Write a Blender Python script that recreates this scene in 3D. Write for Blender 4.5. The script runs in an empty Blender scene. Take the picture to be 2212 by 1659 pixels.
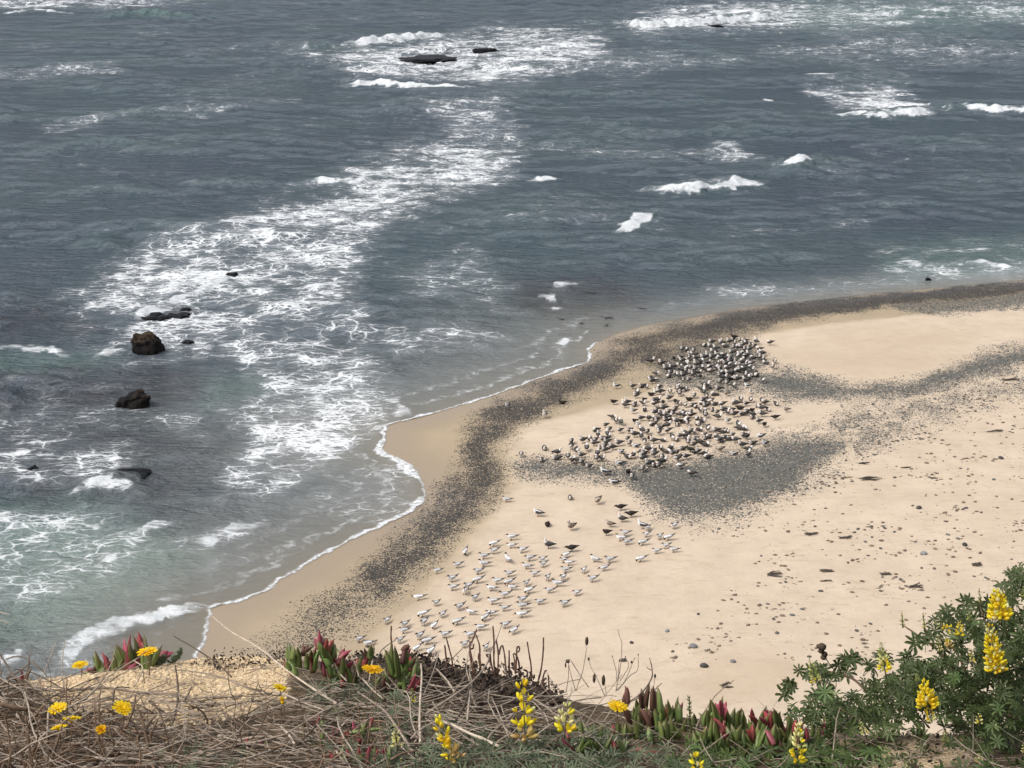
import bpy, math, random
import numpy as np

rng = np.random.default_rng(7)
random.seed(7)
S = bpy.context.scene
COL = S.collection

# ------------------------------------------------------------------ camera
CAM_H = 26.0                      # eye height above the sea, metres
FOC = 3456.3                      # focal length in map units (picture 2212 x 1659 units)
PITCH = math.radians(17.92)
cam_data = bpy.data.cameras.new("camera")
cam_data.sensor_width = 36.0
cam_data.lens = 36.0 * FOC / 2212.0
cam_data.clip_start = 0.05
cam_data.clip_end = 20000.0
cam = bpy.data.objects.new("camera", cam_data)
cam.location = (0, 0, CAM_H)
cam.rotation_euler = (math.pi / 2 - PITCH, 0, 0)
COL.objects.link(cam)
S.camera = cam

# ------------------------------------------------------------------ sky, sun, exposure
SUN_ELEV = math.radians(52)
SUN_AZ = math.radians(-112)       # from +Y, clockwise positive: light comes from the left, a little behind the camera
world = bpy.data.worlds.new("World")
S.world = world
world.use_nodes = True
wn = world.node_tree.nodes
wl = world.node_tree.links
for n in list(wn):
    wn.remove(n)
sky = wn.new("ShaderNodeTexSky")
sky.sky_type = 'NISHITA'
sky.sun_disc = False
sky.sun_elevation = SUN_ELEV
sky.sun_rotation = SUN_AZ
sky.air_density = 1.0
sky.dust_density = 4.0
sky.ozone_density = 1.0
hsv = wn.new("ShaderNodeHueSaturation")
hsv.inputs["Saturation"].default_value = 0.34
bg = wn.new("ShaderNodeBackground")
bg.inputs["Strength"].default_value = 0.15
wo = wn.new("ShaderNodeOutputWorld")
wl.new(sky.outputs[0], hsv.inputs["Color"])
wl.new(hsv.outputs[0], bg.inputs["Color"])
wl.new(bg.outputs[0], wo.inputs["Surface"])

sun_data = bpy.data.lights.new("sun", 'SUN')
sun_data.energy = 1.3
sun_data.angle = math.radians(14)
sun_data.color = (1.0, 0.96, 0.90)
sun = bpy.data.objects.new("sun", sun_data)
sd = (math.sin(SUN_AZ) * math.cos(SUN_ELEV), math.cos(SUN_AZ) * math.cos(SUN_ELEV), math.sin(SUN_ELEV))
from mathutils import Vector, Matrix, Euler, Quaternion
sun.rotation_euler = Vector(sd).to_track_quat('Z', 'Y').to_euler()
sun.location = (0, 0, 60)
COL.objects.link(sun)

S.view_settings.view_transform = 'Standard'
S.view_settings.look = 'None'
S.view_settings.gamma = 1.0
S.view_settings.use_curve_mapping = False
S.view_settings.exposure = 0.34

# ------------------------------------------------------------------ map helpers
CP, SP = math.cos(PITCH), math.sin(PITCH)
def ray(ox, oy):
    """direction through a point of the survey photo"""
    a = (np.asarray(ox, dtype=float) - 1106.0) / FOC
    b = -(np.asarray(oy, dtype=float) - 829.5) / FOC
    return a, CP + b * SP, -SP + b * CP
def U(ox, oy, z=0.0):
    dx, dy, dz = ray(ox, oy)
    t = (z - CAM_H) / dz
    return dx * t, dy * t
def P(x, y, z):
    """world -> survey photo units"""
    x = np.asarray(x, dtype=float); y = np.asarray(y, dtype=float); z = np.asarray(z, dtype=float) - CAM_H
    d = y * CP - z * SP
    u = y * SP + z * CP
    return 1106.0 + FOC * x / d, 829.5 - FOC * u / d
def at(ox, oy, dist):
    """point seen at (ox,oy), at horizontal distance dist (metres in Y)"""
    dx, dy, dz = ray(ox, oy)
    t = dist / dy
    return Vector((float(dx * t), float(dist), float(CAM_H + dz * t)))

_perm = rng.permutation(512)
_perm = np.concatenate([_perm, _perm])
_grad = np.stack([np.cos(np.linspace(0, 2 * np.pi, 16, endpoint=False)), np.sin(np.linspace(0, 2 * np.pi, 16, endpoint=False))], 1)
def noise2(x, y):
    x = np.asarray(x, dtype=float); y = np.asarray(y, dtype=float)
    xi = np.floor(x).astype(int); yi = np.floor(y).astype(int)
    xf = x - xi; yf = y - yi
    u = xf * xf * xf * (xf * (xf * 6 - 15) + 10); v = yf * yf * yf * (yf * (yf * 6 - 15) + 10)
    def g(ix, iy, fx, fy):
        h = _perm[(_perm[ix & 511] + iy) & 511] & 15
        gr = _grad[h]
        return gr[..., 0] * fx + gr[..., 1] * fy
    n00 = g(xi, yi, xf, yf); n10 = g(xi + 1, yi, xf - 1, yf)
    n01 = g(xi, yi + 1, xf, yf - 1); n11 = g(xi + 1, yi + 1, xf - 1, yf - 1)
    return 1.5 * ((n00 * (1 - u) + n10 * u) * (1 - v) + (n01 * (1 - u) + n11 * u) * v)
def fbm(x, y, octs=4, gain=0.5):
    s = 0; a = 1.0; t = 0
    for k in range(octs):
        s = s + a * noise2(x * 2 ** k + 13.7 * k, y * 2 ** k - 7.1 * k); t += a; a *= gain
    return s / t
def sstep(a, b, x):
    t = np.clip((x - a) / (b - a), 0, 1)
    return t * t * (3 - 2 * t)
def poly_sd(x, y, pts):
    """signed distance to a polygon, negative inside"""
    pts = np.asarray(pts, dtype=float)
    d2 = np.full(x.shape, 1e18); inside = np.zeros(x.shape, bool)
    n = len(pts)
    for i in range(n):
        ax, ay = pts[i]; bx, by = pts[(i + 1) % n]
        ex, ey = bx - ax, by - ay
        t = np.clip(((x - ax) * ex + (y - ay) * ey) / (ex * ex + ey * ey + 1e-12), 0, 1)
        d2 = np.minimum(d2, (x - ax - t * ex) ** 2 + (y - ay - t * ey) ** 2)
        c = ((ay > y) != (by > y)) & (x < (bx - ax) * (y - ay) / (by - ay + 1e-12) + ax)
        inside ^= c
    d = np.sqrt(d2)
    return np.where(inside, -d, d)
def line_d(x, y, pts):
    """distance to a polyline, signed offset (positive on the far side, +y) and parameter 0..1"""
    pts = np.asarray(pts, dtype=float)
    seg = np.sqrt(((pts[1:] - pts[:-1]) ** 2).sum(1)); cum = np.concatenate([[0], np.cumsum(seg)]); L = cum[-1]
    best = np.full(x.shape, 1e18); off = np.zeros(x.shape); par = np.zeros(x.shape)
    for i in range(len(pts) - 1):
        ax, ay = pts[i]; ex, ey = pts[i + 1] - pts[i]
        ll = ex * ex + ey * ey + 1e-12
        t0 = ((x - ax) * ex + (y - ay) * ey) / ll
        t = np.clip(t0, 0, 1)
        d2 = (x - ax - t * ex) ** 2 + (y - ay - t * ey) ** 2
        s = (ex * (y - ay) - ey * (x - ax)) / math.sqrt(ll)
        m = d2 < best
        best = np.where(m, d2, best); off = np.where(m, s, off); par = np.where(m, (cum[i] + t * seg[i]) / L, par)
    return np.sqrt(best), off, par

# ------------------------------------------------------------------ object helpers
def tag(o, label=None, cat=None, group=None, kind=None):
    if label: o["label"] = label
    if cat: o["category"] = cat
    if group: o["group"] = group
    if kind: o["kind"] = kind
    return o
def link(o, parent=None):
    COL.objects.link(o)
    if parent is not None:
        o.parent = parent
    return o
def mesh_obj(name, me, parent=None, loc=None, rot=None, scale=None):
    o = bpy.data.objects.new(name, me)
    if loc is not None: o.location = loc
    if rot is not None: o.rotation_euler = rot
    if scale is not None: o.scale = scale if hasattr(scale, '__len__') else (scale,) * 3
    return link(o, parent)
def empty(name, loc=(0, 0, 0), rz=0.0):
    o = bpy.data.objects.new(name, None)
    o.empty_display_size = 0.05
    o.location = loc
    o.rotation_euler = (0, 0, rz)
    return link(o)
def grid_mesh(name, X, Y, Z, keep=None):
    """X,Y,Z are (rows, cols); rows run away from the camera"""
    r, c = X.shape
    idx = np.arange(r * c).reshape(r, c)
    q = np.stack([idx[:-1, :-1], idx[:-1, 1:], idx[1:, 1:], idx[1:, :-1]], -1).reshape(-1, 4)
    if keep is not None:
        k = keep.reshape(-1)
        q = q[k[q].any(1)]
        used = np.unique(q)
        rem = np.full(r * c, -1); rem[used] = np.arange(len(used))
        q = rem[q]
    else:
        used = np.arange(r * c)
    co = np.stack([X.reshape(-1)[used], Y.reshape(-1)[used], Z.reshape(-1)[used]], 1).astype(np.float32)
    me = bpy.data.meshes.new(name)
    me.vertices.add(len(co)); me.vertices.foreach_set("co", co.reshape(-1))
    nq = len(q)
    me.loops.add(nq * 4); me.loops.foreach_set("vertex_index", q.reshape(-1).astype(np.int32))
    me.polygons.add(nq); me.polygons.foreach_set("loop_start", (np.arange(nq) * 4).astype(np.int32))
    me.polygons.foreach_set("use_smooth", np.ones(nq, bool))
    me.update(calc_edges=True)
    return me, used
def set_attr(me, name, vals):
    a = me.attributes.new(name, 'FLOAT', 'POINT')
    a.data.foreach_set("value", np.ascontiguousarray(vals, dtype=np.float32).reshape(-1))
def pymesh(name, verts, faces, mats=(), fmat=None, smooth=True):
    me = bpy.data.meshes.new(name)
    me.from_pydata([tuple(v) for v in verts], [], [tuple(f) for f in faces])
    for m in mats: me.materials.append(m)
    if fmat is not None:
        me.polygons.foreach_set("material_index", np.asarray(fmat, dtype=np.int32))
    if smooth:
        me.polygons.foreach_set("use_smooth", np.ones(len(me.polygons), bool))
    me.update()
    return me

# ------------------------------------------------------------------ node helpers
class NT:
    def __init__(self, name):
        self.m = bpy.data.materials.new(name)
        self.m.use_nodes = True
        self.t = self.m.node_tree
        for n in list(self.t.nodes): self.t.nodes.remove(n)
        self.out = self.t.nodes.new("ShaderNodeOutputMaterial")
    def n(self, typ, **kw):
        nd = self.t.nodes.new("ShaderNode" + typ)
        for k, v in kw.items():
            if k in ("operation", "blend_type", "data_type", "feature", "distance", "noise_dimensions", "voronoi_dimensions", "attribute_name", "interpolation_type", "attribute_type", "clamp", "normalize", "use_clamp"):
                setattr(nd, k, v)
            else:
                self.set(nd, k, v)
        return nd
    def set(self, nd, k, v):
        key = k.replace("_", " ") if isinstance(k, str) else k
        s = nd.inputs[key]
        if isinstance(v, bpy.types.NodeSocket): self.t.links.new(v, s)
        elif isinstance(v, bpy.types.Node): self.t.links.new(v.outputs[0], s)
        else:
            if hasattr(s.default_value, '__len__') and hasattr(v, '__len__') and len(s.default_value) == 4 and len(v) == 3: v = (*v, 1)
            s.default_value = v
    def math(self, op, a, b=None, c=None, clamp=False):
        nd = self.t.nodes.new("ShaderNodeMath"); nd.operation = op; nd.use_clamp = clamp
        for i, v in enumerate((a, b, c)):
            if v is not None: self.set(nd, i, v)
        return nd.outputs[0]
    def mapr(self, v, a, b, c=0.0, d=1.0, smooth=False):
        nd = self.t.nodes.new("ShaderNodeMapRange")
        nd.interpolation_type = 'SMOOTHSTEP' if smooth else 'LINEAR'
        for i, x in enumerate((v, a, b, c, d)): self.set(nd, i, x)
        return nd.outputs[0]
    def mix(self, f, a, b, mode='MIX'):
        nd = self.t.nodes.new("ShaderNodeMix"); nd.data_type = 'RGBA'; nd.blend_type = mode
        self.set(nd, 0, f)
        for i, v in ((6, a), (7, b)):
            s = nd.inputs[i]
            if isinstance(v, bpy.types.NodeSocket): self.t.links.new(v, s)
            else: s.default_value = (*v[:3], 1)
        return nd.outputs[2]
    def attr(self, name, out="Fac"):
        nd = self.t.nodes.new("ShaderNodeAttribute"); nd.attribute_name = name
        return nd.outputs[out]
    def pos(self):
        return self.t.nodes.new("ShaderNodeNewGeometry").outputs["Position"]
    def obj(self):
        return self.t.nodes.new("ShaderNodeTexCoord").outputs["Object"]
    def rand(self):
        return self.t.nodes.new("ShaderNodeObjectInfo").outputs["Random"]
    def noise(self, vec, scale, detail=3, rough=0.55, dist=0.0, out=0):
        nd = self.t.nodes.new("ShaderNodeTexNoise")
        if vec is not None: self.set(nd, "Vector", vec)
        self.set(nd, "Scale", scale); self.set(nd, "Detail", detail); self.set(nd, "Roughness", rough); self.set(nd, "Distortion", dist)
        return nd.outputs[out]
    def done(self, shader):
        self.t.links.new(shader.outputs[0] if isinstance(shader, bpy.types.Node) else shader, self.out.inputs["Surface"])
        return self.m

def simple_mat(name, col, rough=0.7, var=0.18, scale=20.0, spec=0.3, hue=None, sss=0.0, bump=0.0, col2=None, bscale=60.0, rnd=0.25):
    """base colour with object-space noise and per-object variation"""
    t = NT(name)
    o = t.obj()
    nz = t.noise(o, scale, 3)
    c2 = col2 if col2 is not None else tuple(c * (1 - var) for c in col)
    c1 = col if col2 is not None else tuple(min(1, c * (1 + var)) for c in col)
    c = t.mix(t.mapr(nz, 0.3, 0.7), c1, c2)
    v = t.mapr(t.rand(), 0, 1, 1 - rnd, 1 + rnd)
    h = t.n("HueSaturation", Color=c, Value=v)
    b = t.n("BsdfPrincipled", Base_Color=h.outputs[0], Roughness=rough)
    b.inputs["Specular IOR Level"].default_value = spec
    if bump > 0:
        bp = t.n("Bump", Height=t.noise(o, bscale, 4), Strength=bump, Distance=0.02)
        t.set(b, "Normal", bp)
    return t.done(b)
# ================================================================== MAP OF THE SHORE (survey units)
SHORE = [(120, 1950), (250, 1760), (340, 1600), (400, 1480), (432, 1408), (448, 1370), (456, 1312), (520, 1300), (580, 1276), (612, 1250), (650, 1228), (700, 1198), (740, 1178), (790, 1152),
         (830, 1136), (880, 1112), (914, 1088), (919, 1062), (910, 1035), (892, 1008), (868, 994), (838, 981), (827, 968), (833, 945), (836, 920), (862, 912), (892, 907), (960, 886), (1050, 861),
         (1130, 831), (1200, 806), (1245, 792), (1270, 783), (1279, 771), (1272, 757), (1290, 741), (1330, 722), (1390, 705), (1460, 692), (1530, 680), (1620, 664), (1750, 650), (1900, 634),
         (2050, 620), (2212, 606), (2450, 585), (2900, 555), (4200, 520)]
shore_w = np.stack(U(*np.array(SHORE, dtype=float).T), 1)
land_poly = np.concatenate([shore_w, [[420, 150], [420, -30], [-120, -30], [-120, 18], [-40, 26], [-18, 32]]])
BERM = [(790, 1400), (812, 1372), (860, 1312), (900, 1290), (937, 1240), (960, 1215), (990, 1178), (1030, 1130), (1072, 1076), (1088, 1050), (1103, 1032), (1092, 1000), (1101, 970),
        (1086, 942), (1130, 906), (1250, 882), (1330, 858), (1400, 838), (1440, 800), (1560, 745), (1620, 718), (1800, 690), (1980, 672), (2212, 640), (2500, 610), (3000, 575)]
berm_w = np.stack(U(*np.array(BERM, dtype=float).T, z=0.5), 1)
berm_poly = np.concatenate([berm_w, [[200, 60], [60, 10], [-30, 10], [-14, 48]]])

def beach_height(x, y):
    x = np.asarray(x, float); y = np.asarray(y, float)
    d = -poly_sd(x, y, land_poly)
    z = np.where(d > 0, 1.3 * (1 - np.exp(-np.clip(d, 0, None) * 0.05 / 1.3)), np.maximum(0.06 * d, -1.2))
    sb = poly_sd(x, y, berm_poly) + 0.25 * noise2(x * 1.3, y * 1.3)
    z = z + 0.10 * sstep(0.25, -0.35, sb)
    z = z + np.clip(d / 6, 0, 1) * (0.05 * fbm(x * 0.16, y * 0.16, 2) + 0.018 * fbm(x * 0.9, y * 0.9, 2))
    return z, d
def beach_at(ox, oy):
    ox = np.asarray(ox, float); oy = np.asarray(oy, float)
    z = np.full(ox.shape, 0.6)
    for _ in range(7):
        x, y = U(ox, oy, z)
        z = 0.5 * z + 0.5 * beach_height(x, y)[0]
    return x, y, z

def fan_cols(step, lo=-120, hi=2340):
    c = np.arange(lo, hi, step)
    ex = np.cumsum(np.geomspace(20, 400, 16))
    c = np.concatenate([(lo - ex)[::-1], c, hi + ex])
    return (c - 1106.0) / FOC
def soft(ox, oy, pts, s):
    """1 inside a patch, fading over s units"""
    pts = np.asarray(pts, float)
    out = np.zeros(ox.shape)
    m = (ox > pts[:, 0].min() - 2 * s) & (ox < pts[:, 0].max() + 2 * s) & (oy > pts[:, 1].min() - 2 * s) & (oy < pts[:, 1].max() + 2 * s)
    if m.any():
        out[m] = sstep(s, -s, poly_sd(ox[m], oy[m], pts))
    return out

# ================================================================== BEACH
GRAVEL_LINE = [(560, 1450), (660, 1385), (790, 1292), (870, 1205), (950, 1130), (1015, 1065), (1040, 1000), (1046, 940), (1110, 888), (1220, 836), (1330, 786), (1430, 742), (1560, 706), (1750, 668), (1950, 645), (2212, 618), (2500, 592)]
GRAVEL_W = [60, 66, 62, 60, 56, 60, 55, 52, 44, 40, 44, 48, 36, 22, 16, 13, 12]
GREY1 = [(1100, 1008), (1180, 990), (1300, 1002), (1450, 1000), (1600, 972), (1690, 944), (1822, 948), (1800, 1000), (1722, 1052), (1640, 1090), (1520, 1117), (1430, 1108), (1384, 1082), (1345, 1044), (1200, 1032), (1120, 1022)]
GREY2 = [(1560, 806), (1700, 800), (1790, 822), (1850, 836), (1960, 825), (2060, 790), (2130, 765), (2240, 735), (2240, 785), (2110, 822), (2000, 852), (1880, 862), (1700, 862), (1640, 850)]
GREY3 = [(1900, 655), (2050, 640), (2260, 622), (2260, 662), (2100, 676), (1950, 676)]
GREY4 = [(1680, 960), (1850, 872), (2030, 845), (2240, 785), (2240, 850), (2050, 910), (1830, 1005), (1700, 1080), (1600, 1130), (1500, 1150), (1420, 1120)]
GREY5 = [(1470, 720), (1620, 735), (1660, 790), (1600, 850), (1420, 840), (1400, 780)]
DAMP = [[(1760, 735), (1950, 715), (2120, 722), (2080, 752), (1850, 760)], [(1480, 1480), (1560, 1420), (1690, 1405), (1760, 1440), (1700, 1500), (1540, 1520)], [(1640, 760), (1900, 745), (2100, 780), (1900, 815), (1780, 810)]]

def beach_masks(x, y, z):
    ox, oy = P(x, y, z)
    wx = ox + 34 * fbm(x * 0.4, y * 0.4, 4) + 6 * noise2(x * 2.2, y * 2.2)
    wy = oy + 15 * fbm(x * 0.4 + 40, y * 0.4, 4) + 3 * noise2(x * 2.2 + 9, y * 2.2)
    gl = np.array(GRAVEL_LINE, float)
    d, off, par = line_d(wx, wy, gl)
    seg = np.sqrt(((gl[1:] - gl[:-1]) ** 2).sum(1)); cum = np.concatenate([[0], np.cumsum(seg)]); cum /= cum[-1]
    w = 1.2 * np.interp(par, cum, GRAVEL_W)
    g = np.clip(1.12 - (d / w) ** 1.5, 0, 1)
    # the band is streaked along its length
    g = g * (0.55 + 0.45 * sstep(-0.35, 0.3, fbm(x * 0.35 + 5, y * 0.22, 3)))
    dd = line_d(wx, wy, [(830, 1270), (900, 1190), (985, 1110), (1035, 1040), (1030, 1000)])[0]
    g = np.maximum(g, 0.95 * np.exp(-(dd / 38) ** 2))
    dd = line_d(wx, wy, [(1060, 900), (1200, 850), (1330, 790), (1420, 735), (1560, 700), (1760, 662), (2000, 640), (2300, 612)])[0]
    g = np.maximum(g, 0.9 * np.exp(-(dd / np.interp(ox, [1000, 1500, 2200], [22, 24, 13])) ** 2) * np.interp(ox, [1400, 1700], [1.0, 1.6]))
    g = np.clip(g, 0, 1.1) * np.interp(oy - 0.25 * (ox - 700), [1230, 1380], [1.0, 0.55])
    patch = 0.55 + 0.6 * sstep(-0.4, 0.35, fbm(x * 0.7, y * 0.45, 3))
    e1 = soft(wx, wy, GREY1, 34); e2 = soft(wx, wy, GREY2, 26)
    gr = np.maximum.reduce([e1, e2, 0.8 * soft(wx, wy, GREY3, 12), 0.56 * patch * soft(wx, wy, GREY4, 42), 0.75 * soft(wx, wy, GREY5, 24)])
    damp = np.maximum.reduce([soft(wx, wy, q, 30) for q in DAMP])
    return g, gr, damp, ox, oy

yb = np.concatenate([np.arange(14, 44, 1.5), np.arange(44, 122, 0.2), np.geomspace(122.5, 420, 24)])
fc = fan_cols(3.4)
# fan columns keep a constant bearing, rows a constant distance
B_Y = np.repeat(yb[:, None], len(fc), 1)
B_X = fc[None, :] * (B_Y * CP + CAM_H * SP)
zb, db = beach_height(B_X.ravel(), B_Y.ravel())
B_Z = zb.reshape(B_X.shape); B_D = db.reshape(B_X.shape)
me, used = grid_mesh("beach", B_X, B_Y, B_Z, keep=B_D > -14)
bx, by, bz_ = B_X.ravel()[used], B_Y.ravel()[used], B_Z.ravel()[used]
g, gr, damp, b_ox, b_oy = beach_masks(bx, by, bz_)
bd = B_D.ravel()[used]
sbm = poly_sd(bx, by, berm_poly)
wet = np.clip(sstep(1.0, -0.4, -sbm + 0.35 * fbm(bx * 0.5, by * 0.5, 3)), 0, 1)
soak = sstep(3.0, 0.3, bd + 0.7 * fbm(bx * 0.4, by * 0.4, 2))
set_attr(me, "gravel", g); set_attr(me, "grey", gr); set_attr(me, "damp", damp); set_attr(me, "wet", wet); set_attr(me, "soak", soak)

t = NT("sand")
pos = t.pos()
fine = t.noise(pos, 14.0, 4, 0.7)
mid = t.noise(pos, 0.7, 4, 0.55)
grain = t.noise(pos, 45.0, 2, 0.6)
dry = t.mix(t.mapr(mid, 0.32, 0.7), (0.59, 0.48, 0.365), (0.515, 0.415, 0.31))
dry = t.mix(t.math('MULTIPLY', t.mapr(fine, 0.5, 0.75), 0.18), dry, (0.40, 0.30, 0.20))
trk = t.noise(t.n('Mapping', Vector=pos, Scale=(0.5, 1.5, 1)).outputs[0], 2.2, 6, 0.75)
dry = t.mix(t.mapr(trk, 0.53, 0.68, 0, 0.75), dry, (0.43, 0.335, 0.235))
dry = t.mix(t.math('MULTIPLY', t.attr("damp"), 0.5), dry, (0.45, 0.35, 0.24))
wetc = t.mix(t.mapr(mid, 0.3, 0.7), (0.40, 0.315, 0.21), (0.35, 0.28, 0.19))
wetc = t.mix(t.attr("soak"), wetc, (0.32, 0.25, 0.175))
c = t.mix(t.attr("wet"), dry, wetc)
# grit between the larger pebbles
gv = t.n("TexVoronoi", Vector=pos, Scale=22.0, Randomness=1.0)
sp = t.mapr(t.noise(gv.outputs["Position"], 31.0, 0), 0.25, 0.75)
stk = t.noise(t.n("Mapping", Vector=pos, Scale=(0.5, 1.6, 1.0)).outputs[0], 1.1, 4, 0.6)
sp = t.math('ADD', sp, t.math('MULTIPLY', t.math('SUBTRACT', stk, 0.5), 0.55))
ga = t.attr("gravel")
gmask = t.math('MULTIPLY', t.mapr(sp, t.math('SUBTRACT', 1.02, t.math('MULTIPLY', ga, 0.92)), t.math('SUBTRACT', 1.10, t.math('MULTIPLY', ga, 0.92)), 0, 1), t.mapr(ga, 0.02, 0.12))
ya = t.attr("grey")
ymask = t.math('MULTIPLY', t.mapr(sp, t.math('SUBTRACT', 1.05, t.math('MULTIPLY', ya, 1.02)), t.math('SUBTRACT', 1.13, t.math('MULTIPLY', ya, 1.02)), 0, 1), t.mapr(ya, 0.02, 0.12))
gcol = t.mix(t.noise(gv.outputs["Position"], 50.0, 0), (0.014, 0.013, 0.013), (0.10, 0.088, 0.075))
ycol = t.mix(t.noise(gv.outputs["Position"], 50.0, 0), (0.024, 0.024, 0.022), (0.20, 0.195, 0.172))
c = t.mix(ymask, c, ycol)
c = t.mix(gmask, c, gcol)
rough = t.mapr(t.attr("soak"), 0, 1, 0.85, 0.38)
h = t.math('ADD', t.math('MULTIPLY', t.noise(pos, 3.0, 5, 0.6), 1.0), t.math('MULTIPLY', t.math('MAXIMUM', gmask, ymask), 0.35))
bump = t.n("Bump", Height=h, Strength=t.mapr(t.attr("wet"), 0, 1, 0.55, 0.25), Distance=0.06)
b = t.n("BsdfPrincipled", Base_Color=c, Roughness=rough, Normal=bump)
b.inputs["Specular IOR Level"].default_value = 0.3
SAND = t.done(b)
me.materials.append(SAND)
beach = mesh_obj("beach", me)
tag(beach, kind="structure")

# ================================================================== SEA
FOAM = [  # (density, softness, outline)
    (0.57, 26, [(118, 640), (230, 575), (330, 520), (420, 490), (560, 440), (690, 410), (770, 345), (860, 305), (960, 290), (1060, 300), (1140, 330), (1120, 385), (1000, 425), (890, 470), (830, 520), (765, 590), (790, 660), (830, 740), (700, 730), (560, 720), (430, 770), (330, 775), (220, 770), (250, 700), (140, 705), (170, 660)]),
    (0.56, 24, [(180, 640), (330, 560), (480, 500), (620, 470), (700, 500), (740, 590), (640, 640), (480, 640), (330, 690), (240, 700)]),
    (0.54, 22, [(430, 740), (560, 700), (700, 700), (860, 770), (880, 870), (840, 930), (720, 1010), (610, 1080), (470, 1090), (440, 1010), (520, 940), (400, 880), (560, 840)]),
    (0.56, 22, [(630, 780), (800, 770), (860, 830), (820, 910), (680, 990), (560, 1000), (640, 900)]),
    (0.60, 20, [(600, 112), (740, 98), (940, 80), (1060, 52), (1290, 60), (1330, 120), (1230, 165), (1100, 185), (1040, 190), (860, 182), (760, 175), (690, 145)]),
    (0.62, 16, [(1320, 62), (1400, 20), (1600, 0), (1740, 0), (1800, 50), (1680, 66), (1500, 72), (1400, 80)]),
    (0.45, 18, [(1180, 130), (1420, 105), (1600, 125), (1560, 145), (1380, 160), (1200, 172)]),
    (0.50, 20, [(870, 215), (1080, 200), (1140, 300), (1120, 340), (900, 330), (960, 280)]),
    (0.50, 22, [(1700, 0), (2240, -10), (2240, 60), (1980, 50), (1880, 85), (1700, 66)]),
    (0.40, 20, [(1650, 95), (1900, 60), (2240, 90), (2240, 140), (1900, 150), (1650, 130)]),
    (0.66, 14, [(1735, 192), (1920, 188), (2020, 235), (1890, 255), (1800, 235)]),
    (0.50, 12, [(1110, 315), (1500, 322), (1540, 300), (1610, 330), (1690, 350), (1480, 347), (1200, 335)]),
    (0.55, 10, [(1510, 325), (1555, 298), (1600, 320), (1660, 345), (1560, 352)]),
    (0.46, 16, [(1420, 665), (1600, 602), (1740, 612), (1930, 560), (2240, 555), (2240, 592), (1900, 622), (1600, 655)]),
    (0.50, 16, [(0, 1105), (180, 1082), (280, 1110), (330, 1150), (290, 1215), (180, 1290), (-40, 1310), (-40, 1110)]),
    (0.50, 14, [(-40, 965), (150, 930), (320, 965), (210, 1058), (-40, 1050)]),
    (0.38, 20, [(-40, 880), (200, 870), (420, 880), (420, 960), (200, 940), (-40, 960)]),
    (0.44, 16, [(600, 1085), (780, 1010), (850, 958), (900, 1020), (915, 1088), (820, 1135), (650, 1112)]),
    (0.46, 10, [(300, 1165), (420, 1150), (560, 1122), (620, 1140), (560, 1160), (420, 1195), (290, 1190)]),
    (0.62, 10, [(-40, -10), (520, -10), (400, 8), (140, 24), (60, 14), (-40, 20)]),
    (0.42, 10, [(-40, 140), (250, 130), (280, 160), (-40, 178)]),
    (0.46, 8, [(80, 268), (330, 236), (640, 210), (640, 226), (330, 256), (100, 284)]),
    (0.40, 24, [(820, 570), (1030, 530), (1120, 610), (1090, 680), (900, 650)]),
    (0.44, 10, [(1510, 500), (1700, 492), (1900, 474), (1900, 492), (1700, 508), (1560, 514)]),
    (0.46, 18, [(760, 725), (980, 700), (1130, 735), (1040, 765), (860, 790)]),
    (0.38, 22, [(1880, 520), (2240, 505), (2240, 560), (1900, 560)]),
    (0.30, 14, [(270, 490), (470, 470), (560, 480), (420, 510)]),
    (0.30, 16, [(1700, 175), (1900, 140), (2060, 160), (1980, 190), (1760, 190)]),
    (0.28, 18, [(340, 105), (600, 70), (700, 95), (640, 120), (400, 125)]),
    (0.42, 10, [(120, 752), (220, 745), (420, 770), (300, 800), (160, 772)]),
    (0.36, 10, [(210, 1285), (330, 1262), (560, 1190), (640, 1180), (480, 1235), (320, 1290)]),
    (0.25, 18, [(2050, 290), (2240, 300), (2240, 345), (2080, 330)]),
]
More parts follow.
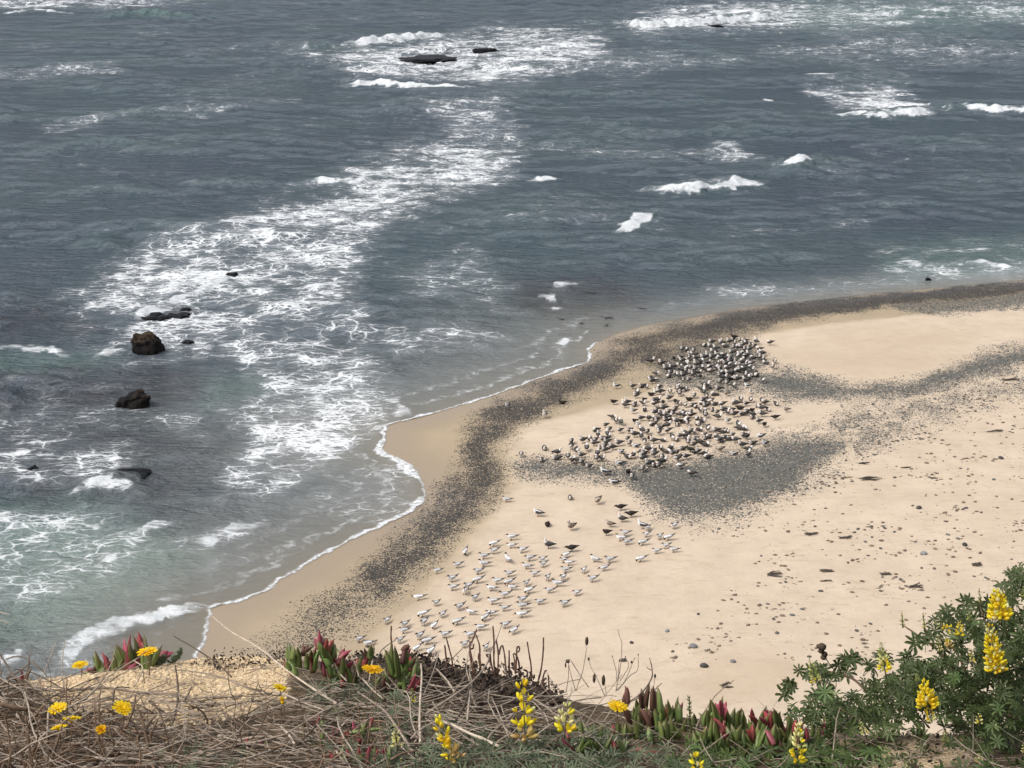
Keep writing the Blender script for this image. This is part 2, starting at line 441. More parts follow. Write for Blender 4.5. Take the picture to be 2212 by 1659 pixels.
BREAK = [  # crest line, height, foam cover
    ([(744, 97), (850, 89), (955, 76)], 1.3, 1.0),
    ([(742, 184), (812, 180), (900, 190), (1042, 190)], 0.8, 1.0),
    ([(1345, 56), (1500, 52), (1680, 36)], 1.5, 1.0),
    ([(1800, 243), (1880, 253), (2022, 238)], 1.0, 1.0),
    ([(2082, 230), (2130, 240), (2260, 246)], 0.95, 1.0),
    ([(1402, 405), (1500, 410), (1560, 404), (1635, 386)], 0.95, 1.0),
    ([(1676, 367), (1742, 357)], 0.6, 1.0),
    ([(1318, 512), (1352, 492), (1378, 476), (1402, 462)], 0.45, 1.0),
    ([(648, 396), (730, 395), (805, 388)], 0.7, 1.0),
    ([(468, 486), (548, 472)], 0.5, 1.0),
    ([(1190, 622), (1205, 612), (1250, 606)], 0.3, 0.9),
    ([(640, 628), (700, 618), (748, 604)], 0.3, 0.9),
    ([(270, 700), (370, 650), (440, 628), (490, 600)], 0.45, 0.9),
    ([(1530, 330), (1580, 312)], 0.5, 0.8),
    ([(1720, 168), (1812, 176)], 0.5, 0.9),
    ([(1642, 216), (1674, 216)], 0.4, 0.9),
    ([(1150, 387), (1206, 383)], 0.35, 0.9),
    ([(190, 1056), (232, 1050), (292, 1052)], 0.55, 1.0),
    ([(-30, 748), (130, 758), (155, 770)], 0.2, 0.7),
    ([(210, 770), (245, 748), (270, 768)], 0.3, 0.9),
    ([(90, 1456), (150, 1404), (214, 1358), (320, 1336), (400, 1316), (455, 1308)], 0.26, 0.92),
    ([(-60, 1420), (20, 1418), (52, 1424)], 0.3, 1.0),
    ([(852, 848), (868, 876), (884, 906)], 0.12, 0.7),
    ([(1186, 632), (1192, 650)], 0.1, 0.7),
    ([(1190, 668), (1206, 660)], 0.14, 0.8),
    ([(1208, 750), (1222, 728)], 0.1, 0.8),
    ([(1930, 564), (2000, 570)], 0.25, 0.8),
    ([(2040, 572), (2120, 566), (2212, 580)], 0.25, 0.7),
    ([(405, 1172), (520, 1140), (560, 1138)], 0.2, 0.75),
    ([(330, 1306), (400, 1270)], 0.1, 0.35),
    ([(280, 1160), (330, 1135), (380, 1122)], 0.2, 0.6),
    ([(1160, 168), (1260, 150), (1420, 140)], 0.4, 0.5),
    ([(0, 30), (70, 22), (160, 30)], 0.5, 0.7),
]
SWELL = [  # unbroken crests: crest line, height
    ([(160, 44), (300, 30), (420, 36), (520, 30)], 1.7),
    ([(640, 106), (690, 99), (744, 97)], 1.2),
    ([(100, 275), (260, 245), (420, 240), (600, 222)], 0.5),
    ([(360, 402), (480, 392), (648, 396)], 0.7),
    ([(1390, 70), (1600, 130), (1800, 140)], 0.5),
    ([(1635, 386), (1676, 367), (1800, 345), (1920, 345)], 0.75),
    ([(2022, 238), (2082, 230)], 0.9),
    ([(1700, 172), (1860, 165), (2000, 150)], 0.6),
    ([(300, 500), (400, 505), (468, 486)], 0.4),
    ([(-30, 250), (60, 262)], 0.5),
    ([(1800, 15), (2000, 30), (2240, 20)], 0.8),
    ([(-120, 650), (0, 636), (100, 628)], 0.3),
    ([(900, 300), (1100, 350), (1300, 330), (1500, 360)], 0.3),
    ([(820, 520), (960, 480), (1150, 470), (1290, 440)], 0.3),
    ([(100, 90), (300, 100), (500, 85)], 0.45),
    ([(1040, 195), (1300, 205), (1600, 190)], 0.5),
    ([(1100, 560), (1300, 560), (1560, 540)], 0.25),
    ([(1000, 430), (1180, 420), (1400, 420)], 0.35),
    ([(20, 330), (200, 310), (420, 318)], 0.6), ([(60, 420), (240, 405), (380, 415)], 0.5), ([(500, 160), (620, 150), (720, 150)], 0.6), ([(1080, 250), (1300, 262), (1500, 250)], 0.6), ([(1400, 290), (1600, 280), (1800, 290)], 0.55),
    ([(1850, 310), (2000, 300), (2200, 315)], 0.5), ([(1700, 450), (1900, 440), (2150, 450)], 0.4), ([(60, 180), (260, 195), (480, 180)], 0.6), ([(1250, 215), (1450, 225), (1640, 215)], 0.55), ([(150, 520), (300, 530)], 0.45), ([(860, 560), (1000, 570), (1150, 550)], 0.35), ([(1450, 560), (1650, 555), (1850, 540)], 0.3),
]
GREEN = [(0.9, 60, [(-40, 1110), (180, 1090), (330, 1140), (460, 1200), (330, 1290), (160, 1370), (-40, 1400)]),
         (0.16, 50, [(720, 560), (900, 480), (1180, 440), (1260, 560), (1000, 640), (800, 640)]),
         (0.5, 30, [(1700, 0), (2212, 0), (2212, 60), (1720, 70)]),
         (0.4, 40, [(1900, 520), (2240, 500), (2240, 610), (1900, 620)]),
         (0.55, 30, [(-40, 770), (250, 775), (200, 810), (-40, 830)]),
         (0.4, 26, [(430, 820), (600, 800), (560, 870), (400, 880)])]
REEF = [(0.8, 26, [(-40, 830), (180, 795), (420, 800), (400, 850), (330, 880), (-40, 890)]),
        (0.6, 30, [(-40, 640), (120, 650), (220, 720), (-40, 750)]),
        (0.5, 40, [(0, 890), (300, 900), (500, 950), (400, 1060), (100, 1100), (-40, 1000)]),
        (0.75, 16, [(215, 1000), (300, 1000), (330, 1040), (240, 1045)]),
        (0.7, 14, [(280, 670), (420, 665), (430, 700), (300, 705)]),
        (0.9, 34, [(1090, 600), (1300, 610), (1420, 660), (1300, 720), (1150, 690)]),
        (0.4, 30, [(480, 860), (700, 900), (640, 960), (520, 940)]),
        (0.4, 20, [(1880, 540), (1960, 520), (1960, 548), (1900, 552)]),
        (0.8, 12, [(870, 110), (960, 95), (1000, 110), (900, 138)])]

ys = np.concatenate([np.arange(34, 130, 0.30), np.arange(130, 350, 0.48), np.geomspace(352, 12000, 60)])
fs = fan_cols(3.3)
W_Y = np.repeat(ys[:, None], len(fs), 1)
W_X = fs[None, :] * (W_Y * CP + CAM_H * SP)
wx_, wy_ = W_X.ravel(), W_Y.ravel()
sh = np.full(wx_.shape, 400.0)
near = wy_ < 180
sh[near] = poly_sd(wx_[near], wy_[near], land_poly)      # + offshore
keep = (sh > -2.2)
sel = np.where(keep)[0]
x, y, sh_s = wx_[sel], wy_[sel], sh[sel]
ox, oy = P(x, y, 0 * x)
z = np.zeros_like(x)
att = sstep(0.5, 16, sh_s)
r2 = np.random.default_rng(3)
for k in range(34):
    lam = 2.2 * 1.085 ** k
    ang = math.radians(-97 + r2.normal(0, 32))
    amp = 0.0085 * lam ** 0.95 * (1.1 if lam < 7 else 0.62)
    kx, ky = math.cos(ang) * 2 * math.pi / lam, math.sin(ang) * 2 * math.pi / lam
    ph = kx * x + ky * y + r2.uniform(0, 6.28) + 1.3 * noise2(x / (lam * 2.2) + k * 3.1, y / (lam * 2.2))
    fade = 1.0 if lam > 3 else np.clip(1.6 - y / 200, 0, 1)
    z += amp * fade * (np.sin(ph) + 0.25 * np.cos(2 * ph))
far = np.clip((y - 400) / 400, 0, 1)
z *= att * (1 - 0.8 * far)
z *= 0.75 + 0.5 * sstep(-0.3, 0.4, fbm(x * 0.02, y * 0.02, 2))

wrx = ox + 55 * fbm(x * 0.10, y * 0.10, 4) + 12 * noise2(x * 0.6, y * 0.6)
wry = oy + 18 * fbm(x * 0.10 + 77, y * 0.10, 4) + 4 * noise2(x * 0.6 + 5, y * 0.6)
foam = np.zeros_like(x)
for dens, s, pts in FOAM:
    foam = np.maximum(foam, dens * soft(wrx, wry, pts, 2.0 * s))
clump = fbm(x * 0.16, y * 0.16, 4)
clump2 = fbm(x * 0.045 + 31, y * 0.045, 3)
foam = foam * (1.0 + 0.7 * clump + 0.35 * fbm(x * 0.5, y * 0.5, 3))
foam = np.maximum(foam, 0.115 + 0.24 * clump2 + 0.14 * clump) * np.where(y < 345, 1, 0)
green = np.zeros_like(x); reef = np.zeros_like(x)
for dens, s, pts in GREEN: green = np.maximum(green, dens * soft(wrx, wry, pts, s))
for dens, s, pts in REEF: reef = np.maximum(reef, dens * soft(wrx, wry, pts, s))
solid = np.zeros_like(x)
def ridge(pts, hgt, wf, wb, foamy):
    global z, foam, green, solid
    pw = np.stack(U(*np.array(pts, float).T, z=0.25 * hgt), 1)
    m = (x > pw[:, 0].min() - 14) & (x < pw[:, 0].max() + 14) & (y > pw[:, 1].min() - 14) & (y < pw[:, 1].max() + 14)
    if not m.any(): return
    xm, ym = x[m], y[m]
    xw = xm + 0.5 * noise2(xm * 0.5, ym * 0.5); yw = ym + 0.8 * noise2(xm * 0.35 + 3, ym * 0.2) + 0.35 * noise2(xm * 1.4, ym * 1.0 + 8)
    d, off, par = line_d(xw, yw, pw)
    s = np.where(off >= 0, d, -d)
    L = np.sqrt(((pw[1:] - pw[:-1]) ** 2).sum(1)).sum()
    e = np.minimum(par, 1 - par) * L
    tap = 0.35 + 0.65 * sstep(0, min(2.5, 0.3 * L), e)
    if foamy == 0: tap = sstep(0, 0.4 * L, e)
    tap = tap * (0.8 + 0.4 * noise2(xm * 0.4, ym * 0.4 + 31))
    prof = np.where(s > 0, np.exp(-(s / wb) ** 2), np.exp(-(s / wf) ** 2)) * hgt * tap * (1 + 0.35 * fbm(xm * 0.8, ym * 0.3 + 11, 3))
    z[m] = np.maximum(z[m], 0.35 * z[m] + prof) if foamy else np.maximum(z[m], 0.55 * z[m] + prof)
    if foamy:
        lump = 0.5 + 0.5 * fbm(xm * 1.1, ym * 1.1, 3)
        s = s + 1.1 * wf * fbm(xm * 0.9 + 17, ym * 0.35, 4)
        cov = sstep(1.8 * wf, 0.9 * wf, -s) * sstep(0.3 + 0.7 * hgt, 0.1, s) * tap
        fl = foamy * cov * (0.75 + 0.5 * lump)
        foam[m] = np.maximum(foam[m], np.clip(fl, 0, 1))
        solid[m] = np.maximum(solid[m], cov * foamy)
        z[m] += 0.20 * hgt * cov * (fbm(xm * 1.6, ym * 1.2, 3))
        back = sstep(8 * wb, 0, s) * (s > 0) * 0.42 * tap * min(1, hgt / 0.7)
        foam[m] = np.maximum(foam[m], back * (1 + 0.5 * clump[m]))
    else:
        green[m] = np.maximum(green[m], sstep(2.0 * wf, 0.2, -s) * (s < 0.6) * tap * min(0.8, 0.5 * hgt))  # teal translucency of the swell fronts, painted into the water colour
for pts, h_, fo in BREAK: ridge(pts, (0.9 if h_ > 0.75 else 0.6) * h_, 0.28 + 0.75 * h_, 0.6 + 1.5 * h_, fo)
for pts, h_, fo in BREAK:              # the unbroken shoulders of each breaker
    if h_ >= 0.45 and len(pts) > 1:
        a_, b_ = np.array(pts[0], float), np.array(pts[-1], float)
        dv = (b_ - a_)
        ext = min(1.0, 70 / (abs(dv[0]) + 1))
        ridge([tuple(a_ - dv * ext)] + list(pts) + [tuple(b_ + dv * ext)], 0.55 * h_, 0.9 + 1.2 * h_, 1.4 + 2.4 * h_, 0)
for pts, h_ in SWELL: ridge(pts, h_, 0.8 + 1.3 * h_, 1.2 + 2.6 * h_, 0)
# near-shore sheet follows the sand
bh = np.full(x.shape, -5.0)
ns = sh_s < 8
bh[ns] = beach_height(x[ns], y[ns])[0]
z = np.where(sh_s < 8, np.maximum(z, bh + 0.012 + 0.03 * sstep(0, 4, sh_s)), z)
lip = sstep(0.5, 0.05, np.abs(sh_s - 0.22))
# how strong the white swash lip is along the shore
lipk = np.interp(ox, [380, 440, 560, 700, 800, 860, 920, 1000, 1240, 1290, 1330, 2300], [0.2, 0.3, 0.5, 0.55, 0.8, 1, 1, 0.6, 0.8, 0.35, 0.0, 0.0])
lipk = np.where((oy < 740) & (ox > 1270), 0.0, lipk)
lipk = lipk * np.where((ox > 800) & (oy > 930) & (oy < 1130), 1.5, 1.0)
z = z + 0.035 * lip * np.minimum(lipk, 1)
shallow = np.clip(np.exp(-np.clip(sh_s, 0, None) / np.interp(ox, [300, 500, 850, 1000, 1250, 1500, 2200], [5.5, 5.0, 4.2, 5, 4.0, 2.5, 2.0])), 0, 1)
THIN = [(0.95, 20, [(180, 1470), (215, 1372), (330, 1345), (455, 1312), (440, 1410), (400, 1500)]),
        (0.55, 50, [(380, 1290), (480, 1230), (700, 1150), (840, 1100), (918, 1075), (650, 1228), (520, 1300)]),
        (0.6, 24, [(890, 850), (1050, 805), (1200, 770), (1280, 745), (1270, 780), (1050, 862), (890, 905)])]
thin = np.zeros_like(x)
for dens, s, pts in THIN: thin = np.maximum(thin, dens * soft(wrx, wry, pts, s))
foam = np.maximum(solid * foam, foam * (1 - 0.75 * sstep(0.35, 0.9, thin)))

zfull = np.zeros(wx_.shape); zfull[sel] = z
W_Z = zfull.reshape(W_X.shape)
me, used = grid_mesh("sea", W_X, W_Y, W_Z, keep=keep.reshape(W_X.shape))
def full(v, fill=0.0):
    f = np.full(wx_.shape, fill); f[sel] = v
    return f[used]
set_attr(me, "foam", full(np.clip(foam, 0, 1))); set_attr(me, "shore", full(sh_s, -3.0)); set_attr(me, "lip", full(lipk))
set_attr(me, "green", full(green)); set_attr(me, "reef", full(reef)); set_attr(me, "shallow", full(np.maximum(shallow, thin))); set_attr(me, "solid", full(solid))

t = NT("sea_water")
pos = t.pos()
flat = t.n("Mapping", Vector=pos, Scale=(1, 1, 0)).outputs[0]
wv = t.noise(flat, 0.55, 3, 0.6, out=1)
warp = t.n("VectorMath", operation='MULTIPLY_ADD')
t.set(warp, 0, wv); warp.inputs[1].default_value = (1.1, 1.1, 0); t.set(warp, 2, flat)
wv2 = t.noise(flat, 2.3, 3, 0.6, out=1)
warp2 = t.n("VectorMath", operation='MULTIPLY_ADD')
t.set(warp2, 0, wv2); warp2.inputs[1].default_value = (0.34, 0.34, 0); t.set(warp2, 2, warp.outputs[0])
wp = warp2.outputs[0]
def ridged(vec, scale, width, detail=3):
    n_ = t.noise(vec, scale, detail, 0.5)
    return t.mapr(t.math('ABSOLUTE', t.math('SUBTRACT', n_, 0.5)), 0.0, width, 1, 0)
st = t.n("Mapping", Vector=wp, Scale=(0.50, 1.12, 1)).outputs[0]
va = t.n("TexVoronoi", feature='DISTANCE_TO_EDGE', Vector=st, Scale=1.35)
vb = t.n("TexVoronoi", feature='DISTANCE_TO_EDGE', Vector=st, Scale=3.3)
lace1 = t.mapr(va.outputs["Distance"], 0.0, 0.17, 1, 0)
lace2 = t.mapr(vb.outputs["Distance"], 0.0, 0.22, 1, 0)
lace3 = ridged(st, 2.2, 0.09, 3)
blot = t.noise(wp, 0.55, 5, 0.72)
strk = t.noise(t.n("Mapping", Vector=wp, Scale=(0.42, 1.25, 1)).outputs[0], 1.1, 4, 0.62)
lace = t.math('MAXIMUM', t.math('MAXIMUM', lace1, t.math('MULTIPLY', lace2, 0.80)), t.math('MULTIPLY', lace3, 0.85))
val = t.math('ADD', t.math('MULTIPLY', lace, 0.52), t.math('MULTIPLY', blot, 1.0))
fo = t.attr("foam")
thr = t.math('SUBTRACT', 1.215, t.math('MULTIPLY', fo, 0.74))
core = t.mapr(val, thr, t.math('ADD', thr, 0.20), 0, 1)
veil = t.mapr(val, t.math('SUBTRACT', thr, 0.20), t.math('ADD', thr, 0.10), 0, 0.16)
fm = t.math('MAXIMUM', core, veil)
fm = t.math('MULTIPLY', fm, t.mapr(fo, 0.04, 0.2))
haze_f = t.math('MULTIPLY', t.mapr(fo, 0.2, 0.8), 0.08)             # thin milky froth between the strands
fm = t.math('MAXIMUM', fm, haze_f)
fm = t.math('MAXIMUM', fm, t.mapr(t.math('ADD', t.attr("solid"), t.math('MULTIPLY', t.math('SUBTRACT', strk, 0.5), 1.7)), 0.26, 0.90, 0, 1, smooth=True))
# swash lip
sh_a = t.math('ADD', t.attr("shore"), t.math('MULTIPLY', t.math('SUBTRACT', t.noise(flat, 1.6, 4, 0.6), 0.5), 0.55))
lw = t.math('MULTIPLY', t.attr("lip"), t.mapr(t.noise(flat, 0.45, 3), 0.36, 0.66, 0.0, 0.36))
lipm = t.math('MULTIPLY', t.mapr(sh_a, t.math('SUBTRACT', lw, 0.02), t.math('ADD', lw, 0.12), 1, 0), t.mapr(t.attr("lip"), 0.02, 0.15))
lipm = t.math('MULTIPLY', lipm, t.mapr(t.noise(flat, 4.5, 3, 0.6), 0.35, 0.55, 0.30, 1))
n_old = t.math('ADD', t.attr('shore'), t.math('MULTIPLY', t.math('SUBTRACT', t.noise(flat, 0.5, 4, 0.6), 0.5), 3.2))
old = t.math('MULTIPLY', t.mapr(t.math('ABSOLUTE', t.math('SUBTRACT', n_old, 1.5)), 0.0, 0.32, 0.5, 0), t.mapr(t.noise(flat, 2.4, 4, 0.65), 0.42, 0.62, 0, 1))
old2 = t.math('MULTIPLY', t.mapr(t.math('ABSOLUTE', t.math('SUBTRACT', n_old, 3.3)), 0.0, 0.4, 0.4, 0), t.mapr(t.noise(flat, 2.0, 4, 0.65), 0.45, 0.65, 0, 1))
lipm = t.math('MAXIMUM', lipm, t.math('MULTIPLY', t.math('MAXIMUM', old, old2), t.mapr(t.attr('lip'), 0.1, 0.6)))
fm = t.math('MAXIMUM', fm, lipm)
# colour of the water, with the painted translucency of the swell fronts
big = t.noise(flat, 0.05, 3, 0.5)
deep = t.mix(t.mapr(big, 0.35, 0.65), (0.057, 0.076, 0.095), (0.062, 0.088, 0.099))
wc = t.mix(t.attr("green"), deep, (0.105, 0.175, 0.155))
wc = t.mix(t.math('MULTIPLY', t.attr("reef"), t.mapr(t.noise(flat, 0.35, 4, 0.6), 0.3, 0.65, 0.35, 1.0)), wc, (0.028, 0.026, 0.034))
wc = t.mix(t.math('MULTIPLY', t.attr("shallow"), 0.9), wc, (0.37, 0.355, 0.30))
# ripples
rip1 = t.noise(t.n("Mapping", Vector=pos, Scale=(0.55, 1.15, 1), Rotation=(0, 0, 0.12)).outputs[0], 1.0, 5, 0.62, 0.4)
rip2 = t.noise(t.n("Mapping", Vector=pos, Scale=(0.6, 1.1, 1), Rotation=(0, 0, -0.3)).outputs[0], 3.4, 4, 0.6, 0.2)
hh = t.math('ADD', t.math('MULTIPLY', rip1, 1.0), t.math('MULTIPLY', rip2, 0.30))
rs = t.mapr(t.attr("shore"), 0.0, 7.0, 0.12, 1.0)
bump = t.n("Bump", Height=hh, Strength=rs, Distance=0.80)
diff = t.n("BsdfDiffuse", Color=wc, Normal=bump)
trans = t.n("BsdfTransparent", Color=(0.80, 0.80, 0.76))
opq = t.mapr(t.attr("shallow"), 0.35, 1.0, 1.0, 0.28)
body = t.n("MixShader", Fac=opq); t.set(body, 1, trans); t.set(body, 2, diff)
gl = t.n("BsdfGlossy", Roughness=0.09, Normal=bump, Color=(0.92, 0.95, 1.0))
fr = t.n("Fresnel", IOR=1.333, Normal=bump)
wat = t.n("MixShader", Fac=t.math('MULTIPLY', fr.outputs[0], 0.85)); t.set(wat, 1, body); t.set(wat, 2, gl)
fb = t.n("Bump", Height=t.noise(pos, 2.6, 5, 0.7), Strength=0.6, Distance=0.22)
fcol = t.mix(t.mapr(t.noise(flat, 2.0, 4), 0.3, 0.7), (0.72, 0.745, 0.76), (0.84, 0.855, 0.865))
fcol = t.mix(t.math('MULTIPLY', t.attr('solid'), t.mapr(t.noise(pos, 1.3, 5, 0.7), 0.35, 0.65, 0.0, 0.9)), fcol, (0.50, 0.53, 0.55))  # shading of the breaker foam, painted into its colour as grey mottling
fd = t.n("BsdfDiffuse", Color=fcol, Normal=fb)
full_s = t.n("MixShader", Fac=t.math('MULTIPLY', fm, 0.90)); t.set(full_s, 1, wat); t.set(full_s, 2, fd)
edge = t.mapr(sh_a, -0.05, 0.05, 0, 1)
fin = t.n("MixShader", Fac=edge); t.set(fin, 1, t.n("BsdfTransparent")); t.set(fin, 2, full_s)
SEA = t.done(fin)
me.materials.append(SEA)
sea = mesh_obj("sea", me)
tag(sea, kind="structure")
# ================================================================== ROCKS IN THE WATER
def ico(sub):
    import bmesh
    bm = bmesh.new(); bmesh.ops.create_icosphere(bm, subdivisions=sub, radius=1.0)
    v = np.array([p.co[:] for p in bm.verts]); f = [[q.index for q in fc.verts] for fc in bm.faces]
    bm.free()
    return v, f
ICO4, ICO4F = ico(5)
ICO2, ICO2F = ico(2)
def noise3(p, s, seed=0):
    return (noise2(p[:, 0] * s + seed, p[:, 1] * s + 3.3 * seed) + noise2(p[:, 1] * s + 7 + seed, p[:, 2] * s + seed) + noise2(p[:, 2] * s - seed, p[:, 0] * s + 19)) / 1.8
t = NT("rock_wet")
o = t.obj()
nz = t.noise(o, 2.2, 6, 0.65)
nz2 = t.noise(o, 0.9, 4, 0.6)
dark = t.mix(t.mapr(nz, 0.35, 0.7), (0.005, 0.005, 0.006), (0.020, 0.016, 0.013))
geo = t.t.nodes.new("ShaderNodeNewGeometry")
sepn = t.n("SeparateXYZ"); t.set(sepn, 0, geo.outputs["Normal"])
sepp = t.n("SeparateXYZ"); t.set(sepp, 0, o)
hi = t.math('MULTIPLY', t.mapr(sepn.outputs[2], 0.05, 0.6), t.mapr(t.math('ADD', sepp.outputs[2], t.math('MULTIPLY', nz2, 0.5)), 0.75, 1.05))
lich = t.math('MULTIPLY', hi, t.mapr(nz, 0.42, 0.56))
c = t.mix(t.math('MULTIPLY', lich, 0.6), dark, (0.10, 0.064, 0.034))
b = t.n("BsdfPrincipled", Base_Color=c, Roughness=0.65, Normal=t.n("Bump", Height=t.noise(o, 6.0, 6, 0.7), Strength=0.9, Distance=0.12))
b.inputs["Specular IOR Level"].default_value = 0.12
ROCK = t.done(b)
ROCK_LOW = simple_mat("rock_awash", (0.008, 0.008, 0.010), rough=0.5, var=0.5, scale=3.0, spec=0.12, bump=0.8, bscale=5.0)

def rock(name, ox, oyb, wov, hov, label, seed, mat=ROCK, depth=0.8, lean=0.0, rough=1.0, flat=0.0, cat="rock"):
    """ox: centre, oyb: waterline, wov/hov: apparent width and height in survey units"""
    x, y = U(ox, oyb)
    d = y * CP + CAM_H * SP
    w = wov * d / FOC / 2
    hgt = hov * d / FOC
    v = ICO4.copy()
    n1 = noise3(v, 1.1, seed); n2 = noise3(v, 2.6, seed + 5); n3 = noise3(v, 6.0, seed + 9)
    fac = np.round(noise3(v, 1.7, seed + 2) * 4) / 4
    r = 1 + rough * (0.26 * n1 + 0.20 * fac + 0.15 * n2 + 0.09 * n3)
    v = np.sign(v) * np.abs(v) ** 0.72
    v = v * r[:, None]
    v[:, 2] += lean * v[:, 0]
    top = v[:, 2].max()
    v[:, 2] = v[:, 2] / top * hgt
    v[:, 0] *= w; v[:, 1] *= w * depth
    me = pymesh(name, v, ICO4F, [mat])
    me.polygons.foreach_set("use_smooth", np.zeros(len(me.polygons), bool)) if flat else None
    ob = mesh_obj(name, me, loc=(float(x), float(y) + w * depth * 0.5, -0.05))
    tag(ob, label, cat, "rocks standing in the surf")
    return ob
rock("sea_rock", 313, 764, 62, 48, "tallest brown boulder standing in the surf with foam curling round its foot", 1.3, depth=0.8)
rock("sea_rock", 284, 880, 70, 36, "low craggy rock with tan patches on the dark water below the boulder", 4.7, lean=0.35, depth=0.7)
rock("sea_rock", 540, 529, 28, 14, "small black rock poking out of white foam above the boulder", 2.2, ROCK_LOW)
rock("sea_rock", 60, 1028, 40, 20, "black wet rock breaking the water at the left picture edge", 6.1, ROCK_LOW, lean=0.3)
rock("sea_rock", 272, 1040, 92, 15, "broad black rock awash behind the white splash", 8.4, ROCK_LOW, lean=-0.15)
rock("sea_rock", 328, 690, 62, 9, "long flat black rock barely above water beyond the boulder", 9.9, ROCK_LOW)
rock("sea_rock", 385, 686, 46, 8, "broken black rock shelf right of the long flat rock", 3.6, ROCK_LOW, rough=1.5)
rock("sea_rock", 404, 742, 26, 7, "tiny flat rock awash just right of the boulder", 5.5, ROCK_LOW)
rock("sea_rock", 500, 598, 30, 11, "dark hump of rock awash in the widest foam patch", 7.2, ROCK_LOW)
rock("sea_rock", 1050, 117, 54, 14, "black rock beside the far breaker, long and low", 11.2, ROCK_LOW, depth=0.5)
rock("sea_rock", 922, 130, 110, 5, "broad ragged reef rock half covered by the far surf", 12.8, ROCK_LOW, rough=1.5, depth=0.9)
rock("sea_rock", 1545, 62, 40, 9, "thin dark rock under the farthest breaker", 13.3, ROCK_LOW, depth=0.5)
rock("sea_rock", 2005, 606, 12, 8, "small dark stone at the water's edge on the far shore", 14.9, ROCK_LOW)
rock("sea_rock", 400, 672, 24, 8, "small black rock at the back of the broken shelf", 15.1, ROCK_LOW)

# floating kelp
def tube_mesh(pts, rads, sides=5):
    """tapered tube along points -> verts, faces"""
    pts = [Vector(p) for p in pts]
    n = len(pts); V = []; F = []
    up0 = None
    for i in range(n):
        a = pts[max(i - 1, 0)]; b_ = pts[min(i + 1, n - 1)]
        tdir = (b_ - a)
        tdir = tdir.normalized() if tdir.length > 1e-9 else Vector((0, 0, 1))
        ref = Vector((0, 0, 1)) if abs(tdir.z) < 0.9 else Vector((1, 0, 0))
        if up0 is not None: ref = up0
        u = tdir.cross(ref)
        if u.length < 1e-6: u = tdir.cross(Vector((0.3, 0.8, 0.1)))
        u.normalize(); w_ = u.cross(tdir).normalized(); up0 = w_
        for k in range(sides):
            an = 2 * math.pi * k / sides
            V.append(pts[i] + (u * math.cos(an) + w_ * math.sin(an)) * rads[i])
    for i in range(n - 1):
        for k in range(sides):
            k2 = (k + 1) % sides
            F.append((i * sides + k, i * sides + k2, (i + 1) * sides + k2, (i + 1) * sides + k))
    F.append(tuple(range(sides))[::-1]); F.append(tuple((n - 1) * sides + k for k in range(sides)))
    return V, F
def join(parts):
    V, F = [], []
    for v, f in parts:
        o_ = len(V); V += list(v); F += [tuple(i + o_ for i in q) for q in f]
    return V, F
KELP = simple_mat("kelp_frond", (0.022, 0.018, 0.016), rough=0.35, spec=0.5)
kelps = [((1118, 662), 40, "dark kelp strand floating left of the small breaking crest"), ((1213, 692), 16, "black kelp tuft floating below the small white wavelets"),
         ((1275, 634), 34, "dark kelp frond floating right of the small breaking crest"), ((1310, 688), 36, "forked dark kelp floating close to the gravel point"),
         ((1385, 668), 26, "thin kelp streak floating just off the gravel shore"), ((1255, 700), 18, "short kelp scrap floating between tuft and forked kelp"),
         ((1310, 705), 14, "smallest kelp scrap, closest to the wet gravel")]
for i, ((kx, ky), wov, lab) in enumerate(kelps):
    rr = random.Random(40 + i)
    x0, y0 = U(kx, ky); d = y0 * CP + CAM_H * SP; w = wov * d / FOC
    parts = []
    for s_ in range(5):
        p = Vector((0, 0, 0.02)); pts = []
        hd = rr.uniform(-0.5, 0.5) + math.pi * (s_ % 2)
        for k in range(8):
            pts.append(p.copy()); hd += rr.uniform(-0.5, 0.5)
            p = p + Vector((math.cos(hd) * w / 15, math.sin(hd) * w / 15 * 1.6, rr.uniform(-0.02, 0.03)))
        parts.append(tube_mesh(pts, [0.032 * rr.uniform(0.5, 1.2) * (1.1 - k / 9) for k in range(8)], 5))
    V, F = join(parts)
    ob = mesh_obj("floating_kelp", pymesh("floating_kelp", V, F, [KELP]), loc=(float(x0), float(y0), 0.04))
    tag(ob, lab, "kelp", "kelp floating off the point")

# ================================================================== PEBBLES
def zone(v, names, lo, hi):
    return names[max(0, min(len(names) - 1, int((v - lo) / (hi - lo) * len(names))))]
rp = np.random.default_rng(11)
def stone_mat(name, c1, c2, rough=0.75):
    t = NT(name)
    c = t.mix(t.rand(), c1, c2)
    c = t.mix(t.mapr(t.noise(t.obj(), 3.0, 3), 0.35, 0.7), c, tuple(0.6 * a for a in c2))
    b = t.n("BsdfPrincipled", Base_Color=c, Roughness=rough)
    b.inputs["Specular IOR Level"].default_value = 0.3
    return t.done(b)
PEB_DARK = stone_mat("pebble_dark", (0.012, 0.011, 0.011), (0.085, 0.072, 0.060), 0.7)
PEB_GREY = stone_mat("pebble_grey", (0.03, 0.03, 0.028), (0.175, 0.17, 0.152))
PEB_SMALL = stone_mat("pebble_small", (0.13, 0.10, 0.07), (0.30, 0.24, 0.18))
PEB_MIX = stone_mat("pebble_mixed", (0.085, 0.062, 0.043), (0.24, 0.19, 0.14))
PEB_WEED = stone_mat("weed_flake", (0.08, 0.063, 0.048), (0.24, 0.19, 0.14), 0.9)
